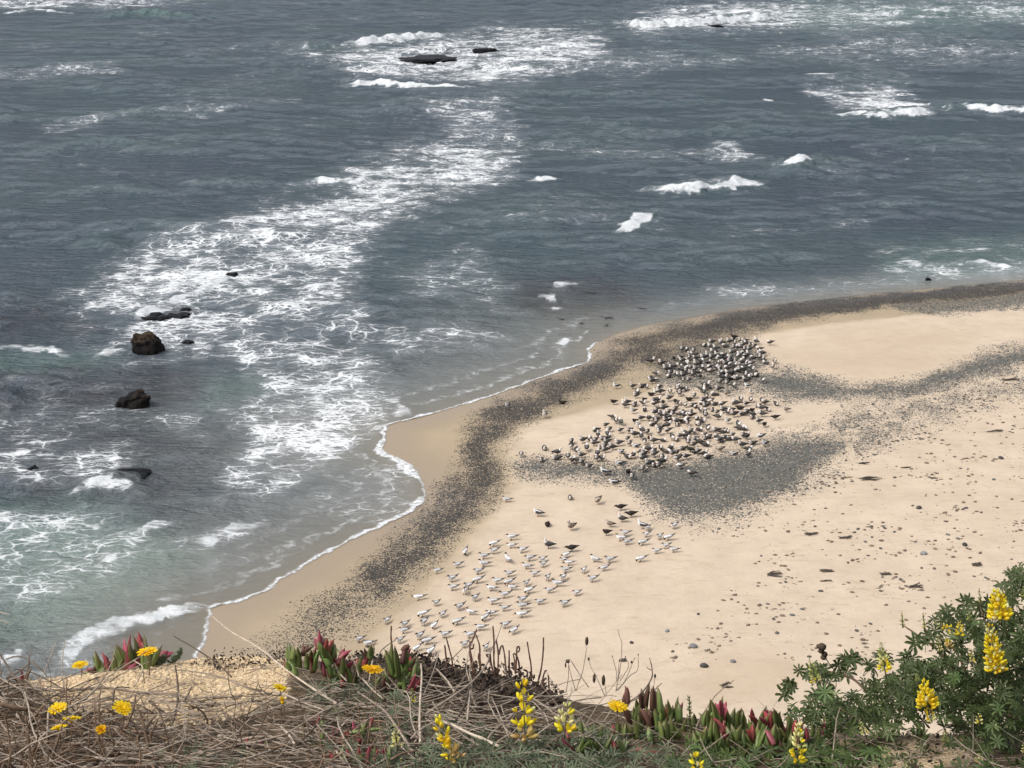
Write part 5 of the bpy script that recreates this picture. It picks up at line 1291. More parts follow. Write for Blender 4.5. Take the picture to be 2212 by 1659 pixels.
TW = [  # points, r0, r1, material, y0, y1, label
    (za((0, 440), (180, 700), (400, 850), (560, 1040), (720, 1200)), 2.4, 1.6, TWIG_D, 3.5, 3.1, "dark slanting twig at the picture's left edge above the yellow daisies"),
    (za((60, 490), (230, 460), (420, 580), (540, 720)), 1.5, 1.2, TWIG_L, 3.5, 3.55, "pale arched twig against the water at far left"),
    (za((330, 800), (600, 825), (900, 810), (1150, 800), (1500, 850), (1900, 880), (2200, 960)), 3.2, 2.4, TWIG_M, 3.42, 3.35, "long thick grey branch lying across the golden sand mound"),
    (za((640, 790), (480, 700), (300, 620), (150, 600)), 1.6, 1.0, TWIG_D, 3.45, 3.5, "thin dark twig bending left over the mound's left end"),
    (za((1000, 670), (1150, 610), (1330, 600)), 1.3, 0.9, TWIG_M, 3.55, 3.6, "short curved twig below the left ice plant clump"),
    (za((1440, 510), (1530, 580), (1480, 720), (1400, 830), (1350, 940)), 1.6, 1.0, TWIG_L, 3.6, 3.35, "crooked pale twig right below the daisy by the ice plant"),
    (za((1530, 600), (1560, 830)), 1.2, 0.8, TWIG_D, 3.55, 3.45, "short dark upright twig on the golden mound"),
    (za((1880, 560), (1900, 700), (1910, 900), (1860, 1150), (1740, 1400)), 1.8, 2.6, TWIG_D, 3.4, 3.0, "tall dark upright twig crossing the mound's middle"),
    (za((1800, 740), (1600, 830), (1420, 980), (1300, 1100)), 1.4, 1.2, TWIG_M, 3.45, 3.2, "slanting twig running behind the big orange-yellow daisy"),
    (za((1300, 650), (1200, 720), (1080, 800)), 1.2, 1.0, TWIG_D, 3.55, 3.45, "small dark twig left of the crooked pale twig"),
    (za((1215, 1210), (1212, 1000), (1230, 820), (1290, 790), (1400, 800)), 2.0, 1.4, TWIG_D, 3.1, 3.3, "dark twig bent like a hook left of the big daisy"),
    (za((830, 1400), (960, 1320), (1100, 1340), (1250, 1420), (1450, 1460), (1600, 1460), (1740, 1400), (1850, 1200)), 2.6, 2.0, TWIG_M, 2.95, 3.05, "big bowed grey branch under the daisies"),
    (za((900, 1659), (1100, 1600), (1450, 1550), (1700, 1480)), 4.0, 2.4, TWIG_L, 2.78, 2.9, "thick pale branch at the bottom edge left of centre"),
    (za((1380, 1040), (1700, 1070), (2000, 1110), (2200, 1110)), 3.2, 2.8, TWIG_M, 3.22, 3.2, "thick grey branch right of the big daisy"),
    (za((1600, 940), (1750, 1060), (1850, 1130)), 3.4, 3.0, TWIG_D, 3.26, 3.2, "stubby dark branch on the mound's near slope"),
    (za((200, 1360), (270, 1250), (340, 1100)), 2.4, 1.4, TWIG_L, 2.98, 3.08, "short bleached twig below the left daisies"),
    (za((520, 980), (510, 1200), (490, 1450), (440, 1659)), 1.8, 2.2, TWIG_L, 3.15, 2.8, "pale straight stem standing left of the twin daisies"),
    (za((1740, 1410), (1800, 1520), (1900, 1659)), 2.4, 2.2, TWIG_M, 2.95, 2.8, "forked twig limb running down to the bottom edge"),
    (za((1740, 1410), (1950, 1380), (2200, 1290), (2420, 1270)), 2.2, 1.8, TWIG_L, 2.95, 3.05, "forked twig limb running right from the bowed branch"),
    (za((0, 970), (140, 1010), (300, 1035)), 5.5, 4.5, STEM_B, 3.1, 3.1, "thick brown stump of branch at the left edge"),
    (za((770, 1240), (860, 1290), (960, 1310)), 5.0, 4.0, STEM_B, 3.02, 3.0, "thick brown branch end behind the yellow bud"),
    (za((-40, 60), (30, 85), (104, 112)), 1.4, 0.8, TWIG_L, 3.55, 3.5, "lower twig tip poking in from the left edge over green water"),
    (za((-40, -30), (40, 0), (108, 14)), 1.2, 0.7, TWIG_L, 3.55, 3.5, "upper twig tip poking in from the left edge over green water"),
    ([(457, 1330), (500, 1365), (560, 1400), (620, 1448), (680, 1490), (745, 1532)], 1.1, 2.6, TWIG_L, 3.75, 3.2, "long pale twig rising over the wet sand left of centre"),
    ([(375, 1374), (420, 1400), (465, 1430), (500, 1462)], 1.3, 1.8, TWIG_D, 3.75, 3.5, "dark straight twig on the mound's upper rim"),
    (zb_((690, 480), (800, 620), (920, 750)), 2.0, 1.6, TWIG_L, 3.5, 3.3, "pale twig lying across the middle ice plant clump"),
    (zb_((1070, 900), (1250, 1020), (1450, 1170), (1600, 1370), (1790, 1659)), 2.0, 3.0, TWIG_M, 3.25, 2.85, "long sloping branch below the ice plant, ending by the pale lupine bud"),
    (zb_((1240, 770), (1050, 890), (860, 1010), (650, 1180), (560, 1300), (400, 1480), (200, 1659)), 1.4, 1.8, TWIG_D, 3.3, 2.85, "long greenish dark stem sweeping down left below the daisy"),
    (zb_((1950, 510), (1960, 700), (1940, 1000), (1930, 1300), (1940, 1600)), 1.8, 2.8, TWIG_L, 3.35, 2.9, "bleached upright stick in front of the dark crumbled clump"),
    (zb_((1300, 300), (1275, 500), (1230, 760)), 2.0, 1.6, TWIG_L, 3.45, 3.3, "pale upright twig crossing the middle daisy"),
    (zb_((1300, 300), (1300, 240), (1350, 180)), 1.0, 0.6, TWIG_D, 3.45, 3.47, "dark forked twig end above the middle daisy"),
    (zb_((1600, 180), (1480, 260), (1380, 360), (1330, 520)), 0.9, 1.6, TWIG_M, 3.5, 3.4, "thin curved twig leaning from the daisy towards the terns"),
    (zb_((2190, 380), (2120, 620), (2000, 920)), 1.0, 1.6, TWIG_M, 3.4, 3.2, "thin straight twig leaning right of the bleached stick"),
    (zb_((1140, 720), (1280, 870), (1430, 1000)), 1.8, 2.0, TWIG_L, 3.3, 3.2, "short pale twig just under the middle daisy"),
    (zb_((980, 370), (1040, 520), (1090, 680)), 1.4, 1.6, TWIG_M, 3.45, 3.35, "short upright twig among the red ice plant leaves"),
    (zb_((-100, 1330), (0, 1290), (300, 1310), (500, 1290), (700, 1220), (900, 1160), (1200, 1050)), 2.6, 1.8, TWIG_M, 3.05, 3.15, "long wavy branch under the middle ice plant clump"),
    (zb_((-100, 900), (100, 950), (350, 1060), (600, 1150)), 2.0, 1.8, TWIG_L, 3.3, 3.1, "pale twig lying right of the small tawny daisy"),
    (zb_((20, 1390), (120, 1490), (200, 1620)), 3.2, 2.6, TWIG_L, 2.98, 2.88, "stout bleached twig below the tawny daisies"),
    (zb_((990, 1250), (900, 1320), (820, 1420)), 1.6, 1.8, TWIG_L, 3.08, 3.0, "short pale twig above the red ice plant tuft"),
    (zc((1040, -30), (960, 190), (880, 350), (850, 480), (760, 620), (600, 790), (350, 970), (0, 1200)), 1.0, 3.0, TWIG_M, 3.45, 3.05, "longest grey branch rising through the dead stalks"),
    (zc((130, 580), (280, 740), (380, 900)), 1.6, 2.0, TWIG_L, 3.35, 3.2, "pale twig sloping on the dark crumbled clump"),
    (zc((1240, 670), (1000, 800), (800, 900), (620, 1020)), 1.4, 2.0, TWIG_M, 3.3, 3.15, "slanting grey twig left of the central lupine spike"),
    (zc((690, 60), (600, 280), (550, 520), (560, 640), (600, 760)), 0.9, 1.6, TWIG_M, 3.4, 3.28, "thin grey twig bent between the dead stalks"),
    (zc((620, 760), (590, 1000), (560, 1300)), 2.0, 2.4, TWIG_L, 3.25, 3.0, "pale upright stem below the bent twig"),
    (zc((600, 780), (560, 980), (500, 1140), (400, 1300)), 2.2, 2.8, TWIG_D, 3.2, 3.0, "dark curved stem beside the pale upright stem"),
    (zc((1860, 1250), (1640, 1340), (1440, 1450)), 2.0, 1.8, TWIG_D, 3.05, 3.0, "dark twig between central and right lupine spikes"),
    (zc((1750, 1330), (1500, 1510), (1380, 1620)), 1.8, 2.0, TWIG_L, 3.0, 2.9, "pale twig right of the central lupine's foot"),
    (zc((220, 1310), (400, 1380), (600, 1480), (800, 1560), (1000, 1659)), 3.0, 3.6, TWIG_L, 3.0, 2.85, "thick pale branch running right from the golden lupine"),
    (zc((900, 980), (1000, 1200), (1140, 1540)), 1.6, 1.8, TWIG_M, 3.15, 2.92, "straight twig leaning on the central lupine from the left"),
    (zc((1480, 920), (1600, 960), (1750, 960), (1950, 930)), 1.6, 1.4, TWIG_L, 3.2, 3.25, "sagging pale twig right of the central lupine"),
    (zc((1350, 1160), (1600, 1160), (1880, 1110)), 1.8, 1.6, TWIG_M, 3.08, 3.12, "level twig behind the central lupine spike"),
    (zc((850, 1545), (900, 1480), (980, 1400), (1060, 1330), (1220, 1180)), 3.0, 1.6, TWIG_M, 2.93, 3.08, "forking branch left of the central lupine's lower flowers"),
    (zc((-100, 1050), (0, 1040), (300, 950), (400, 920)), 1.8, 1.4, TWIG_M, 3.15, 3.2, "grey twig crossing in front of the dark crumbled clump"),
    (zd((780, 745), (900, 660), (980, 540), (985, 460), (965, 370)), 2.2, 1.0, TWIG_D, 3.15, 3.25, "crooked dark twig standing right of the dry flower stalks"),
    (zd((940, 445), (962, 465), (984, 470)), 0.8, 1.0, TWIG_D, 3.24, 3.25, "short spur on the crooked dark twig"),
    (zd((830, 720), (980, 650), (1065, 580)), 1.8, 1.0, TWIG_M, 3.15, 3.2, "twig with knobs leaning over the ice plant row"),
    (zd((380, 970), (500, 910), (640, 905), (800, 940), (1000, 975), (1100, 955), (1170, 880)), 1.8, 2.2, TWIG_M, 2.98, 3.05, "long sagging twig in front of the ice plant row"),
    (zd((430, 1240), (560, 1150), (640, 1100), (700, 1020)), 1.8, 1.2, TWIG_L, 2.82, 2.9, "pale twig on the silvery foliage at bottom centre"),
    (zd((980, 1283), (1100, 1220), (1230, 1130)), 2.0, 1.4, TWIG_L, 2.8, 2.9, "pale twig right of the dark red leaf"),
    (zd((340, 1090), (480, 1010), (560, 930), (650, 800)), 1.8, 1.2, TWIG_L, 2.9, 3.1, "pale twig slanting up to the right-hand yellow daisy"),
]
for q in TW: twig("dead_twig", *q, "twig", "dead twigs on the bluff top")
DS = [[(250, 260), (265, 400), (280, 580)], [(270, 150), (310, 300), (350, 460), (365, 620)], [(600, 200), (600, 400), (650, 660)], [(690, 40), (655, 130), (620, 220)], [(680, 110), (730, 260), (735, 420), (750, 600)], [(915, -10), (930, 200), (930, 500), (960, 680)],
      [(960, 180), (990, 380), (980, 660)], [(850, 385), (825, 395), (870, 450), (900, 560), (940, 660)], [(1035, 260), (1015, 310), (1000, 380)], [(1050, 258), (1075, 380), (1085, 480), (1110, 700)], [(1140, 330), (1140, 660)], [(1265, 350), (1285, 320), (1275, 275), (1248, 300), (1240, 460), (1230, 650)],
      [(1195, 375), (1215, 480), (1228, 640)], [(1210, 370), (1240, 400), (1270, 480), (1300, 700)], [(1390, 210), (1420, 400), (1445, 560), (1445, 760)], [(1615, 150), (1610, 350), (1580, 600), (1520, 830)], [(1660, 610), (1635, 620), (1605, 720), (1590, 880)], [(1680, 670), (1690, 800), (1690, 960)],
      [(695, 520), (690, 485), (668, 490), (660, 660)], [(1030, 515), (1065, 520), (1095, 560), (1110, 680)], [(650, 240), (640, 300), (600, 330), (660, 560)], [(740, 340), (715, 420), (750, 600)], [(880, 380), (890, 500), (930, 660)]]
DSL = ["first short brown dead stalk left of the dead stalk row", "leaning brown dead stalk, second in the row from the left", "brown dead stalk rising from the clump's middle", "dark slanting stalk tip beside a tern", "bent brown stalk in front of two terns", "tallest brown dead stalk in the row",
       "brown stalk close right of the tallest one", "stalk curled into a hook left of the tallest one", "short slanting stalk right of the tallest one", "brown stalk bent over at its top, right of the tallest", "straight thick brown stalk in the row's middle", "brown stalk curled into a loop at the top",
       "brown stalk just left of the looped one", "brown stalk crossing behind the looped one", "straight tapering stalk above the central lupine spike", "tall lone stalk right of the central lupine spike", "bent-over short stalk right of the lone tall stalk", "rightmost stubby brown stalk of the row",
       "small hooked stalk low in the clump", "low arched stalk below the middle stalks", "thin stalk leaning at the row's left third", "thin stalk behind the bent one", "thin stalk close left of the tallest one"]
for pts, lab in zip(DS, DSL):
    twig("dead_stalk", zc(*pts), 1.5, 2.0, STALK, 3.33, 3.28, lab, "stalk", "brown dead stalks on the bluff edge", bend=0.004)
twig("dead_stalk", zb_((1540, -10), (1535, 150), (1558, 350), (1560, 600)), 1.6, 1.9, STALK, 3.5, 3.4, "lone tall brown stalk rising beside the left terns", "stalk", "brown dead stalks on the bluff edge", bend=0.004)

# dry flower stalks with seed heads
def blob(c_, rx, rz, seed, mat, parent, name):
    v = ICO2 * (1 + 0.25 * noise3(ICO2, 2.2, seed)[:, None])
    v = v * np.array([rx, rx, rz])
    return mesh_obj(name, pymesh(name, v, ICO2F, [mat]), parent=parent, loc=c_)
def dry_stalk(stem_pts, heads, label, y=3.22):
    base = at(*zd(stem_pts[0][0])[0], y)
    root = empty("dry_flower_stalk", base); tag(root, label, "dry flower", "dry flower stalks")
    s = y * 1.13 / FOC
    for pts in stem_pts:
        W = smooth_pts([at(*q, y + 0.01 * i) - base for i, q in enumerate(zd(*pts))], 4)
        V, F = tube_mesh(W, [s * (0.95 - 0.35 * i / len(W)) for i in range(len(W))], 5)
        mesh_obj("stem", pymesh("stem", V, F, [TWIG_M]), parent=root)
    for i, (hx, hy, rx, rz) in enumerate(heads):
        blob(at(*zd((hx, hy))[0], y + 0.01) - base, rx * s / 3.84, rz * s / 3.84, 3 + i, SEED, root, "seed_head")
dry_stalk([[(355, 640), (375, 580), (410, 480), (445, 280)]], [(444, 230, 14, 42)], "dry stalk with one tall urn-shaped seed head")
dry_stalk([[(350, 640), (310, 500), (285, 390)], [(460, 615), (380, 500), (310, 390), (285, 385)], [(270, 660), (290, 540), (292, 430)]], [(285, 398, 18, 16), (268, 430, 7, 24)], "dry bent stalk with a crumpled dark seed head")
dry_stalk([[(595, 690), (520, 520), (480, 450), (460, 380)]], [(460, 378, 9, 16), (505, 540, 13, 45)], "dry stalk with a small round bud leaning left")
dry_stalk([[(605, 690), (598, 620), (585, 560)]], [(582, 555, 15, 52)], "short dry stalk with a thick brown seed pod")
dry_stalk([[(685, 650), (720, 450), (735, 260), (715, 190), (700, 130)], [(690, 560), (688, 480), (655, 360)], [(700, 560), (712, 400)], [(690, 640), (760, 560), (820, 420), (842, 370)], [(700, 640), (800, 520), (865, 470), (870, 340)], [(720, 560), (790, 440), (765, 365)], [(715, 500), (732, 350)]],
          [(655, 355, 5, 7), (712, 396, 5, 7), (815, 405, 9, 14), (870, 342, 5, 8), (765, 360, 5, 6), (842, 372, 4, 6)], "many-branched dry stalk, tallest of the thin dry plants")
dry_stalk([[(985, 700), (1000, 600), (1010, 520)]], [(1010, 520, 9, 20)], "single thin dry stalk with bud beside the crooked twig", 3.2)
dry_stalk([[(180, 660), (160, 580), (105, 480)], [(240, 660), (150, 570), (90, 545)], [(690, 690), (640, 680), (550, 690), (400, 680), (250, 690)]], [(98, 478, 6, 9)], "low sprawling dry stem left of the urn seed head", 3.2)
# dead lupine head and pod at right
base = at(1800, 1440, 3.2)
root = empty("withered_flower", base); tag(root, "withered dark brown flower head on a stem above the lupine bush", "dry flower")
Wp = smooth_pts([at(q, w_, 3.2) - base for q, w_ in ((1800, 1445), (1790, 1432), (1782, 1418))], 4)
V, F = tube_mesh(Wp, [0.0011] * len(Wp), 5); mesh_obj("stem", pymesh("stem", V, F, [STEM_B]), parent=root)
for i, (a_, b_, r_) in enumerate(((1776, 1397, 11), (1774, 1406, 8), (1781, 1413, 8), (1779, 1420, 8), (1769, 1396, 7))):
    blob(at(a_, b_, 3.2) - base, r_ * 0.00088, r_ * 0.00075, 60 + i, SEED, root, "petal_clump")

# tangle of small twigs nobody could count
def litter(name, n, poly, mat, label, lmin, lmax, up, r, seed, upright=0.0, sides=4, cat="twigs"):
    rr = random.Random(seed); parts = []
    pl = np.array(poly, float); x0, x1, y0, y1 = pl[:, 0].min(), pl[:, 0].max(), pl[:, 1].min(), pl[:, 1].max()
    cnt = 0
    while cnt < n:
        a_, b_ = rr.uniform(x0, x1), rr.uniform(y0, y1)
        if poly_sd(np.array([a_]), np.array([b_]), poly)[0] > 0: continue
        cnt += 1
        p = G(a_, b_); ln = rr.uniform(lmin, lmax)
        if rr.random() < upright:
            d_ = Vector((rr.gauss(0, 0.35), rr.gauss(0, 0.3), 1)).normalized(); p.z -= 0.01
        else:
            an = rr.gauss(0, 0.75) + (math.pi if rr.random() < 0.5 else 0)
            d_ = Vector((math.cos(an), math.sin(an) * 0.8 - 0.0, rr.gauss(0.02, 0.22))).normalized(); p.z += rr.uniform(0, up)
        pts = []
        cur = Vector((rr.gauss(0, 0.25), rr.gauss(0, 0.25), rr.gauss(-0.1, 0.25)))
        for k in range(6):
            pts.append(p.copy()); d_ = (d_ + cur * 0.28 + Vector((rr.gauss(0, .14), rr.gauss(0, .14), rr.gauss(0, .12)))).normalized()
            p = p + d_ * ln / 5
            g_ = gz(p.y) + 0.004
            if p.z < g_: p.z = g_ + rr.uniform(0, 0.01)
        r0 = r * rr.choice([0.45, 0.6, 0.8, 1.0, 1.5])
        parts.append(tube_mesh(pts, [r0 * (1 - 0.1 * k) for k in range(6)], sides))
    V, F = join(parts)
    ob = mesh_obj(name, pymesh(name, V, F, [mat]))
    tag(ob, label, cat, kind="stuff")
LB = [(-60, 1560), (60, 1540), (200, 1560), (420, 1570), (640, 1540), (800, 1540), (900, 1600), (900, 1720), (-60, 1720)]
LA = [(-60, 1490), (90, 1490), (220, 1518), (420, 1522), (600, 1486), (640, 1470), (860, 1480), (1000, 1500), (1320, 1540), (1300, 1620), (900, 1680), (-60, 1700)]
litter("dry_twig_litter", 500, LA, TWIG_M, "dense tangle of fine grey twigs covering the bluff top", 0.05, 0.24, 0.03, 0.0019, 1)
litter("pale_twig_litter", 300, LA, TWIG_L, "bleached thin twigs woven through the grey tangle", 0.05, 0.2, 0.035, 0.0017, 2)
litter("brown_twig_litter", 300, LB, STEM_B, "brown dry stems matted at the lower left", 0.04, 0.16, 0.03, 0.0018, 3, 0.35)
litter("dark_twig_litter", 380, LA, TWIG_D, "dark thin twigs deep in the tangle", 0.05, 0.2, 0.015, 0.0015, 4)
litter("left_brown_stems", 190, [(-60, 1470), (40, 1470), (110, 1540), (330, 1560), (330, 1720), (-60, 1720)], STEM_B, "matted brown stems and curled dead leaves at far left", 0.03, 0.11, 0.02, 0.0028, 5, 0.7, 5)
litter("sparse_mound_twigs", 60, [(100, 1480), (400, 1440), (620, 1440), (620, 1520), (300, 1560), (130, 1530)], TWIG_M, "few fine twigs scattered on the golden mound", 0.05, 0.2, 0.02, 0.0010, 6)
litter("right_twig_litter", 260, [(1300, 1560), (1800, 1590), (2250, 1600), (2250, 1720), (1200, 1720), (1200, 1640)], TWIG_M, "fine twigs under the green plants at right", 0.05, 0.15, 0.02, 0.0013, 7)
# dark crumbled dead foliage
def crumble(name, n, poly, mats, label, seed, size, up):
    rr = random.Random(seed); V, F, M = [], [], []
    pl = np.array(poly, float); x0, x1, y0, y1 = pl[:, 0].min(), pl[:, 0].max(), pl[:, 1].min(), pl[:, 1].max()
    cnt = 0
    while cnt < n:
        a_, b_ = rr.uniform(x0, x1), rr.uniform(y0, y1)
        if poly_sd(np.array([a_]), np.array([b_]), poly)[0] > 0: continue
        cnt += 1
        p = at(a_, b_, min(float(gy(b_)), 3.7 if a_ < 900 else 3.55)) + Vector((0, rr.uniform(-.05, .05), rr.uniform(-0.02, up)))
        q = Quaternion((rr.gauss(0, 1), rr.gauss(0, 1), rr.gauss(0, 1), rr.gauss(0, 1))).normalized()
        s_ = size * rr.uniform(0.5, 1.5); o_ = len(V)
        for k, (lx, ly, lz) in enumerate(((-1, -.35, 0), (-.3, -.5, .25), (.4, -.4, .2), (1, 0, -.1), (.4, .45, .2), (-.3, .5, .3), (-1, .3, 0))):
            V.append(p + q @ Vector((lx, ly, lz)) * s_)
        F += [(o_, o_ + 1, o_ + 5, o_ + 6), (o_ + 1, o_ + 2, o_ + 4, o_ + 5), (o_ + 2, o_ + 3, o_ + 4)]
        m_ = rr.randrange(len(mats)); M += [m_] * 3
    ob = mesh_obj(name, pymesh(name, V, F, mats, M)); tag(ob, label, "dead foliage", kind="stuff")
CR1 = simple_mat("dead_leaf_dark", (0.045, 0.032, 0.026), col2=(0.02, 0.015, 0.013), scale=30, rough=0.8); CR2 = simple_mat("dead_leaf_brown", (0.11, 0.078, 0.055), col2=(0.055, 0.038, 0.028), scale=30, rough=0.8)
crumble("dead_foliage", 4200, [(720, 1440), (780, 1412), (850, 1418), (930, 1416), (960, 1434), (1040, 1446), (1120, 1456), (1195, 1482), (1230, 1520), (1190, 1550), (1000, 1550), (900, 1510), (760, 1490)], [CR1, CR1, CR2], "dark crumbled dead ice plant heaped below the dead stalks", 3, 0.0060, 0.006)
crumble("dead_leaf_litter", 1600, [(-60, 1560), (200, 1570), (640, 1550), (900, 1560), (1300, 1560), (1800, 1600), (2250, 1600), (2250, 1700), (-60, 1700)], [CR1, CR2, CR2], "brown leaf crumbs beneath the twigs", 4, 0.0055, 0.01)
crumble("edge_litter", 420, [(410, 1428), (480, 1414), (600, 1411), (640, 1428), (560, 1426), (430, 1436)], [CR1, CR2, CR2], "crumbled dead leaves along the mound's top rim", 6, 0.004, 0.0)

# ================================================================== ICE PLANT
def ice_leaf(curve, fat, seed):
    rr = random.Random(seed); V, F = [], []
    n = 9
    for i in range(n):
        u_ = i / (n - 1)
        w_ = (0.55 + 0.45 * math.sin(math.pi * min(1, u_ * 0.75 + 0.25))) * (1 - max(0, (u_ - 0.62) / 0.38) ** 1.8) * fat + 0.012
        cx_ = curve * u_ * u_
        tw = 0.25 * u_
        for an, rr_ in ((90, 0.8), (205, 1.0), (230, 0.92), (310, 0.92), (335, 1.0)):
            a_ = math.radians(an) + tw
            V.append((cx_ + math.cos(a_) * w_ * rr_ * 0.5, math.sin(a_) * w_ * rr_ * 0.62, u_))
    for i in range(n - 1):
        for k in range(5):
            k2 = (k + 1) % 5
            F.append((i * 5 + k, i * 5 + k2, (i + 1) * 5 + k2, (i + 1) * 5 + k))
    F.append((4, 3, 2, 1, 0)); F.append(tuple((n - 1) * 5 + k for k in range(5)))
    return V, F
ICEM = {}
for key, mat in (("g", ICE_G), ("f", ICE_GG), ("r", ICE_R), ("b", ICE_B)):
    ICEM[key] = [pymesh("ice_leaf_" + key, *ice_leaf(cv, 0.86, 3), [mat]) for cv in (0.5, -0.7, 1.0, -0.2)]
def front(lv, dy):
    return lv + [(a_ + rt_.uniform(-25, 25), b_ + dy, c_ + rt_.uniform(-30, 30), d_ + dy + 15, k_.upper()) for a_, b_, c_, d_, k_ in lv]
def ice_clump(leaves, cen, y, label, conv, wov=13.5):
    base = at(*cen, y)
    root = empty("ice_plant", base); tag(root, label, "ice plant", "ice plant clumps on the bluff edge")
    allv = list(leaves)
    for (bx_, by_, tx_, ty_, key) in leaves:          # companions behind and beside each finger
        for _ in range(2):
            k_ = rt_.uniform(0.55, 0.95); dx_ = rt_.uniform(-0.4, 0.4) * abs(by_ - ty_) * 0.6
            allv.append((bx_ + dx_, by_ + 10, bx_ + (tx_ - bx_) * k_ + dx_ * 1.3, by_ + (ty_ - by_) * k_, key if rt_.random() < 0.7 else (rt_.choice('gfr') if key.islower() else rt_.choice('GFFR'))))
    for i, (bx_, by_, tx_, ty_, key) in enumerate(allv):
        yy = y + (rt_.uniform(-0.05, 0.03) if i < len(leaves) else rt_.uniform(-0.03, 0.09))
        if key.isupper(): yy -= 0.11; key = key.lower()
        (b0, b1), (t0, t1) = conv((bx_, by_), (tx_, ty_))
        pb, pt = at(b0, b1, yy), at(t0, t1, yy + rt_.uniform(-0.02, 0.02))
        d_ = pt - pb; pb = pb - d_ * 0.3; d_ = pt - pb
        q = d_.to_track_quat('Z', 'Y') @ Quaternion((0, 0, 1), rt_.uniform(0, 6.28))
        w_ = wov * rt_.uniform(0.85, 1.15) * yy * 1.13 / FOC
        ob = mesh_obj("leaf", ICEM[key][i % 4], parent=root)
        ob.rotation_mode = 'QUATERNION'; ob.rotation_quaternion = q; ob.location = pb - base; ob.scale = (w_, w_, d_.length)
    return root
ice_clump([(1060, 640, 1060, 400, "g"), (1110, 650, 1095, 500, "f"), (1160, 610, 1150, 415, "r"), (1170, 650, 1160, 500, "g"), (1230, 640, 1222, 415, "g"), (1330, 560, 1255, 310, "g"), (1355, 560, 1320, 235, "r"), (1390, 540, 1375, 305, "g"), (1495, 560, 1472, 232, "g"), (1545, 420, 1500, 215, "r"), (1580, 540, 1565, 220, "g"), (1530, 580, 1520, 380, "f"), (1460, 500, 1445, 330, "g"),
           (1640, 520, 1690, 325, "g"), (1360, 612, 1470, 548, "r"), (1740, 455, 1805, 410, "r"), (1020, 655, 885, 588, "r"), (1010, 640, 995, 560, "b"), (1080, 660, 1040, 470, "f"), (1270, 650, 1260, 520, "f")], (270, 1452), 3.68, "ice plant clump with red-tipped leaves at the left, against wet sand", za, 15.5)
ice_clump([(150, 400, 150, 195, "g"), (260, 480, 235, 230, "g"), (200, 450, 200, 260, "f"), (110, 560, 80, 430, "f"), (190, 620, 130, 440, "f"), (540, 260, 495, 55, "r"), (565, 320, 540, 170, "f"), (600, 300, 575, 180, "r"), (640, 320, 610, 150, "r"), (650, 330, 695, 148, "r"), (630, 370, 625, 200, "f"), (725, 380, 720, 190, "g"), (650, 480, 555, 300, "f"), (690, 470, 610, 320, "f"), (440, 540, 420, 250, "g"), (480, 520, 470, 320, "f"), (380, 520, 390, 330, "g"),
           (720, 440, 720, 320, "r"), (850, 410, 925, 290, "r"), (810, 500, 800, 420, "r"), (985, 780, 915, 490, "f"), (775, 750, 690, 540, "f"), (640, 620, 600, 450, "f"), (855, 640, 860, 390, "g"), (850, 790, 825, 660, "r"), (690, 690, 640, 640, "r"), (330, 350, 400, 225, "b"), (700, 640, 660, 500, "f"), (920, 560, 980, 440, "r"), (1080, 560, 1070, 400, "g"), (1180, 500, 1240, 330, "b"), (1250, 400, 1240, 250, "g")], (700, 1470), 3.42, "large middle ice plant clump, green with red tips, below the gravel", zb_, 14.5)
ice_clump([(1560, 560, 1510, 245, "g"), (1630, 600, 1590, 300, "g"), (1590, 640, 1560, 420, "f"), (1700, 460, 1715, 280, "b"), (1715, 310, 1782, 238, "b"), (1770, 560, 1800, 345, "g"), (1650, 640, 1640, 440, "f"), (1850, 640, 1885, 430, "g"), (1720, 820, 1690, 560, "f"), (1800, 840, 1940, 640, "r"), (1650, 800, 1660, 720, "r"), (1800, 640, 1790, 480, "f"), (1820, 560, 1850, 400, "r"), (1360, 780, 1350, 640, "g"), (1470, 760, 1450, 600, "g"), (1450, 820, 1440, 700, "b")], (875, 1480), 3.4, "ice plant clump with the tallest upright leaves beside the near terns", zb_, 14.5)
ice_clump([(590, 1570, 590, 1400, "g"), (690, 1590, 680, 1490, "r"), (760, 1580, 805, 1390, "r"), (930, 1560, 930, 1430, "r"), (1050, 1560, 960, 1310, "r"), (1150, 1470, 1160, 1300, "g"), (1235, 1380, 1250, 1235, "r"), (1080, 1460, 1450, 1408, "f"), (1330, 1640, 1340, 1490, "r"), (1220, 1580, 1200, 1460, "g"), (1100, 1600, 1080, 1480, "r"), (1380, 1600, 1400, 1500, "r"), (870, 1590, 880, 1470, "r"), (300, 1700, 290, 1610, "r"), (20, 1700, 0, 1580, "g"), (1240, 1700, 1240, 1600, "g")], (760, 1600), 3.0, "low reddish ice plant tuft with one leaf lying sideways", zb_, 14)
ice_clump(front([(1050, 770, 1045, 605, "g"), (990, 760, 985, 620, "b"), (930, 740, 930, 605, "b"), (1000, 980, 980, 790, "f"), (1045, 930, 1050, 750, "f"), (1130, 880, 1140, 695, "g"), (1180, 870, 1165, 700, "g"), (1210, 850, 1205, 738, "g"), (1240, 980, 1250, 850, "g"), (950, 880, 950, 765, "g"), (1090, 850, 1080, 720, "g"), (890, 920, 890, 750, "g"), (840, 900, 830, 760, "g"), (1010, 1090, 990, 960, "f"), (1160, 1130, 1150, 1000, "g"), (1310, 990, 1295, 850, "g"), (780, 720, 780, 600, "b"), (870, 840, 860, 680, "g"), (920, 1060, 905, 950, "f"), (1340, 930, 1340, 820, "g"), (1070, 960, 1120, 860, "g"), (960, 980, 925, 840, "f")], 150), (1420, 1560), 3.1, "left half of the ice plant row, right of the yellow daisy", zd, 15.5)
